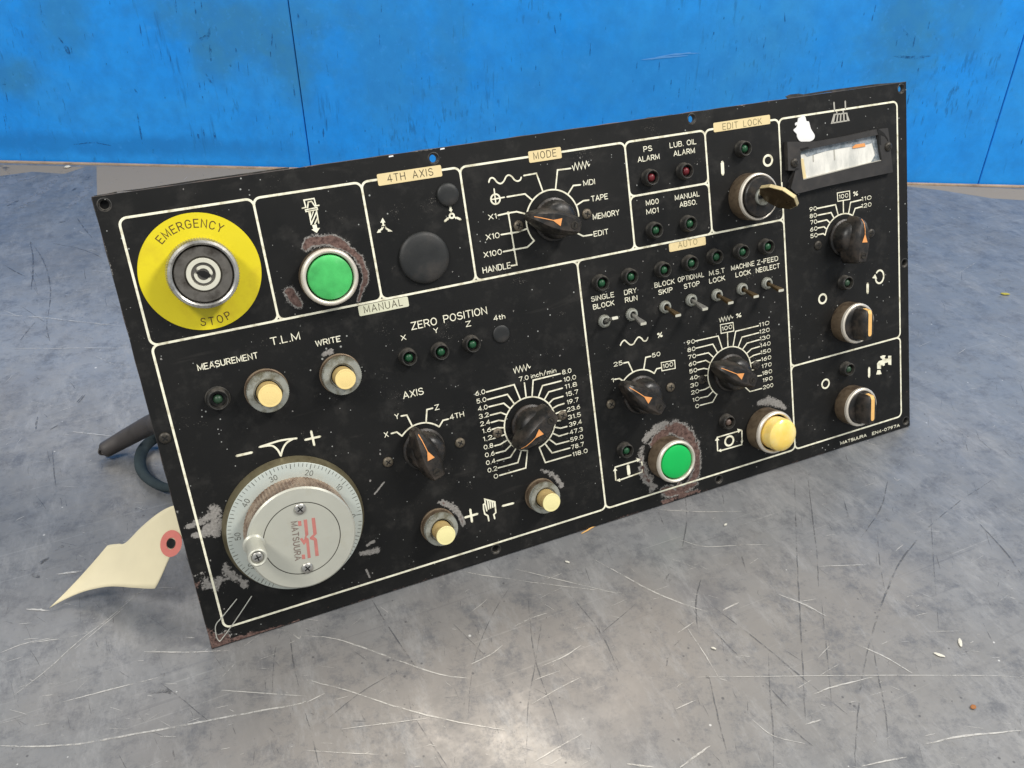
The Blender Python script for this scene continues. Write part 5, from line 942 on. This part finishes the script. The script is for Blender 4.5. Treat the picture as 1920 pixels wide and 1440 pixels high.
p0, p1 = onhub((682, 802)), onhub((716, 1124)); L_ = math.hypot(p1[0] - p0[0], p1[1] - p0[1]); an = math.atan2(p1[1] - p0[1], p1[0] - p0[0]); ly, tot = layout('MATSUURA', .3); V_ = []; F2 = []; k = 0
for x, ch in ly:
    for st_ in G[ch][1]:
        ribbon([((x + a) * L_ / tot, (b - .5) * .0030) for a, b in st_], .00045, .02412 + k * 6e-6, False, V_, F2); k = (k + 1) % 3
mk('lettering', V_, F2, 'hub_text', hub, (p0[0], p0[1], 0), (0, 0, an))

# ---- the unseen back: switch bodies and the encoder that props the panel
bodies = [(39, 43, 14, 55), (100, 46, 15, 50), (365, 45, 13, 50), (445, 118, 12, 50), (445, 205, 12, 50), (330, 213, 13, 35), (390, 200, 13, 40), (232, 45, 18, 40), (150, 165, 18, 40), (205, 160, 18, 40), (300, 140, 18, 40), (350, 125, 18, 40), (440, 60, 25, 40)]
for u_, v_, r_, d_ in bodies:
    x, y = mm(u_, v_); d_ = min(d_, max(10, (y * CN / SN) * 1000 * .8 - r_ * 2.0)); bm = bmesh.new(); bmesh.ops.create_cube(bm, size=1, matrix=Matrix.Translation((x, y, -TH - d_ / 2000)) @ Matrix.Diagonal((r_ * .0018, r_ * .0018, d_ / 1000, 1)))
    bmesh.ops.bevel(bm, geom=bm.edges[:], offset=.001, segments=1, affect='EDGES'); me = bpy.data.meshes.new('switch_body'); bm.to_mesh(me); bm.free(); me.materials.append(M['pcb']); o = bpy.data.objects.new('switch_body', me); COL.objects.link(o); o.parent = pnl
v_, f_ = lathe_data([(.001, -TH - .120), (.028, -TH - .120), (.030, -TH - .117), (.030, -TH)], 40, None, False); mk('encoder_body', [(a + wx, b + wy + .012, c) for a, b, c in v_], [f[::-1] for f in f_], 'pcb', pnl, smooth=30)

# ------------------------------------------------------------------ things beside the panel
def tag_(o, label, cat): o['label'] = label; o['category'] = cat
def tube(name, pts, rads, mat, parent=None, seg=20, n_=8):
    q = [np.array(p, float) for p in pts]; L_ = []; RR = []
    for i in range(len(q) - 1):
        p0 = q[max(i - 1, 0)]; p1_, p2 = q[i], q[i + 1]; p3 = q[min(i + 2, len(q) - 1)]
        for t in np.linspace(0, 1, n_ + 1)[:-1]: L_.append(.5 * ((2 * p1_) + (-p0 + p2) * t + (2 * p0 - 5 * p1_ + 4 * p2 - p3) * t * t + (-p0 + 3 * p1_ - 3 * p2 + p3) * t ** 3)); RR.append(rads[i] + (rads[i + 1] - rads[i]) * t)
    L_.append(q[-1]); RR.append(rads[-1]); v_ = []; f_ = []; up_ = np.array([0, 0, 1.0])
    for i, c in enumerate(L_):
        d = L_[min(i + 1, len(L_) - 1)] - L_[max(i - 1, 0)]; d /= np.linalg.norm(d); s_ = np.cross(d, up_); s_ /= np.linalg.norm(s_) + 1e-9; t_ = np.cross(s_, d)
        for k in range(seg): a = 2 * math.pi * k / seg; v_.append(c + (s_ * math.cos(a) + t_ * math.sin(a)) * RR[i])
    for i in range(len(L_) - 1):
        for k in range(seg): j = (k + 1) % seg; f_.append((i * seg + k, i * seg + j, (i + 1) * seg + j, (i + 1) * seg + k))
    f_.append(tuple(range(seg))[::-1]); f_.append(tuple((len(L_) - 1) * seg + k for k in range(seg)))
    return mk(name, v_, f_, mat, parent, smooth=40)
pa = [ontable(191, 847, .006), ontable(196, 844, .0065), ontable(235, 822, .012), ontable(285, 795, .030), ontable(330, 778, .05)]
pa.append(np.array([.09, .12, .10]))
tag_(tube('cable', pa, [.0008, .0056, .0064, .0070, .0074, .0076], 'cable'), 'thick dark grey cable end sticking out behind the left edge of the panel', 'cable')
pt = [ontable(325, 812, .012), ontable(290, 822, .006), ontable(267, 845, .0035), ontable(263, 872, .0030), ontable(276, 896, .0030), ontable(310, 914, .0035), ontable(345, 912, .006)]
tag_(tube('wire_loop', pt, [.0034, .0038, .0040, .0038, .0034, .0030, .0028], 'teal'), 'dark teal sleeved wire loop lying below the grey cable', 'wire')

# paper tag, curled
tg = bpy.data.objects.new('paper_tag', None); COL.objects.link(tg); tg.location = tuple(ontable(92, 1140)); tag_(tg, 'curled cream paper tag with a red ringed hole by the lower left of the panel', 'tag'); o3 = np.array(tg.location)
lower = [((92, 1140), .0008), ((125, 1122), .0035), ((160, 1108), .008), ((205, 1099.5), .014), ((250, 1102), .019), ((290, 1103.5), .022), ((318, 1096), .024), ((352, 1084), .026)]
upper = [((201, 1023), .020), ((208, 1021), .021), ((222, 1019.5), .023), ((236, 1017), .026), ((265, 988), .036), ((297, 962), .046), ((325, 948), .054), ((375, 936), .062)]
mids = [((146, 1086), .009), ((166, 1075), .011), ((191, 1064), .0145), ((222, 1056), .0195), ((258, 1045), .027), ((295, 1031), .034), ((322, 1020), .039), ((362, 1008), .044)]
def crv(c, n_=40):
    p = [np.array(ontable(*a, b)) for a, b in c]; out = []
    for i in range(len(p) - 1):
        p0 = p[max(i - 1, 0)]; p1_, p2 = p[i], p[i + 1]; p3 = p[min(i + 2, len(p) - 1)]
        for t in np.linspace(0, 1, 7)[:-1]: out.append(.5 * ((2 * p1_) + (-p0 + p2) * t + (2 * p0 - 5 * p1_ + 4 * p2 - p3) * t * t + (-p0 + 3 * p1_ - 3 * p2 + p3) * t ** 3))
    return out + [p[-1]]
lo, mi2, up2 = crv(lower), crv(mids), crv(upper); NJ = 15; V_ = []; rows = len(lo)
def pix(v): c = v - CAM; z_ = c @ AF; return 960 + FPX * (c @ AX) / z_, 720 + FPX * (c @ AD) / z_
cut_i = min(range(rows), key=lambda i: abs(pix(lo[i])[0] - 291))
for i in range(rows):
    t0 = max(0.0, (i - cut_i) * .062)
    for j in range(NJ):
        t = t0 + (1 - t0) * j / (NJ - 1); V_.append(lo[i] * (1 - t) * (1 - 2 * t) + mi2[i] * 4 * t * (1 - t) + up2[i] * t * (2 * t - 1) - o3)
def tagpt(px):         # nearest grid position under a photo point, for cutting the corner and the ring
    best = None
    for i, v in enumerate(V_):
        c = v + o3 - CAM; z_ = c @ AF; q_ = (960 + FPX * (c @ AX) / z_, 720 + FPX * (c @ AD) / z_); d = math.hypot(q_[0] - px[0], q_[1] - px[1])
        if best is None or d < best[0]: best = (d, i)
    return best[1]
F2 = []
hc = V_[tagpt((323, 1017))]
for i in range(rows - 1):
    for j in range(NJ - 1):
        F2.append((i * NJ + j, (i + 1) * NJ + j, (i + 1) * NJ + j + 1, i * NJ + j + 1))
sheet = mk('paper_sheet', V_, F2, 'paper', tg, smooth=80)
so = sheet.modifiers.new('thickness', 'SOLIDIFY'); so.thickness = .0003; so.offset = -1
# red reinforcement and hole, laid on the sheet by its tangent plane
i_ = tagpt((323, 1017)); a1 = V_[i_ + NJ] - V_[i_ - NJ]; a2 = V_[i_ + 1] - V_[i_ - 1]; nn_ = np.cross(a1, a2); nn_ /= np.linalg.norm(nn_); nn_ = nn_ if nn_ @ (CAM - o3 - V_[i_]) > 0 else -nn_
e1_ = a1 / np.linalg.norm(a1); e2_ = np.cross(nn_, e1_)
def rsheet(name, r0, r1, off, mat, sides):
    v_ = []; f_ = []
    for k in range(sides):
        a = 2 * math.pi * k / sides + .2
        for r_ in (r0, r1): v_.append(hc + e1_ * r_ * math.cos(a) + e2_ * r_ * math.sin(a) + nn_ * off)
    for k in range(sides): j = (k + 1) % sides; f_.append((2 * k, 2 * k + 1, 2 * j + 1, 2 * j))
    if r0 < 1e-5: pass
    return mk(name, v_, f_, mat, tg)
rsheet('reinforcement_ring', .0032, .0074, .0006, 'red_ring', 24); rsheet('hole', .000001, .0028, .0007, 'dark', 20)
# thin loop of wire over the lower left corner
wl = Z(360, 1120, 12)
wp = [(wl(1010, 35), .0016), (wl(850, 235), .0011), (wl(660, 465), .0008), (wl(560, 580), .0007), (wl(525, 680), .0007), (wl(540, 830), .0007), (wl(570, 930), .0007), (wl(625, 985), .0006), (wl(700, 900), .0007), (wl(880, 660), .0009), (wl(1100, 340), .0014), (wl(1345, -30), .0022)]
wpts = []
for p, h_ in wp: a, b = onpanel(*p, h_); wpts.append(eU * a + eV * b + eN * h_)
tag_(tube('thin_wire', wpts, [.00028] * len(wpts), 'wire', seg=8, n_=6), 'thin bent wire lying over the lower left corner of the panel', 'wire')
# crumbs on the bench
def crumb(px, l, w_, hgt, mat, label, ang):
    c = ontable(*px); v_ = []; r_ = np.random.RandomState(int(px[0])); rows_ = 6; seg = 8
    for i in range(rows_):
        t = i / (rows_ - 1); rr = math.sin(math.pi * (.08 + .84 * t)) ** .7
        for k in range(seg):
            a = 2 * math.pi * k / seg; q_ = rr * (1 + .35 * (r_.rand() - .5)); v_.append(((t - .5) * l, math.cos(a) * w_ / 2 * q_, max(0, hgt / 2 + math.sin(a) * hgt / 2 * q_)))
    f_ = [(i * seg + k, i * seg + (k + 1) % seg, (i + 1) * seg + (k + 1) % seg, (i + 1) * seg + k) for i in range(rows_ - 1) for k in range(seg)] + [tuple(range(seg))[::-1], tuple((rows_ - 1) * seg + k for k in range(seg))]
    o = mk('crumb', [tuple(p) for p in v_], f_, mat, None, (c[0], c[1], TZ + .0002), (0, 0, R(ang))); tag_(o, label, 'crumb')
crumb((1761, 1229), .0056, .0021, .0007, 'chip_white', 'small white flake lying on the bench at lower right', -50)
crumb((1800, 1206), .0058, .0020, .0008, 'chip_white', 'pinkish white flake above the small white flake at lower right', 50)
crumb((1824, 1327), .0032, .0024, .0011, 'chip_orange', 'orange brown crumb near the lower right corner', 10)
crumb((1884, 553), .0080, .0030, .0020, 'chip_green', 'yellow green crumb on the bench right of the panel', -35)
crumb((127, 315), .0075, .0060, .0030, 'chip_white', 'white crumb by the blue wall at upper left', 10)
crumb((1360, 985), .0028, .0015, .0010, 'chip_white', 'tiny white speck below the rust ringed green button', 20)
crumb((1064, 1055), .0030, .0014, .0010, 'chip_white', 'tiny white speck below the lower edge near the minus button', -50)
crumb((1338, 1217), .0026, .0014, .0010, 'chip_white', 'tiny white speck in the middle of the lower bench', -50)
crumb((1104, 994), .0125, .0011, .0010, 'splinter', 'thin amber splinter at the lower edge of the panel', 14)
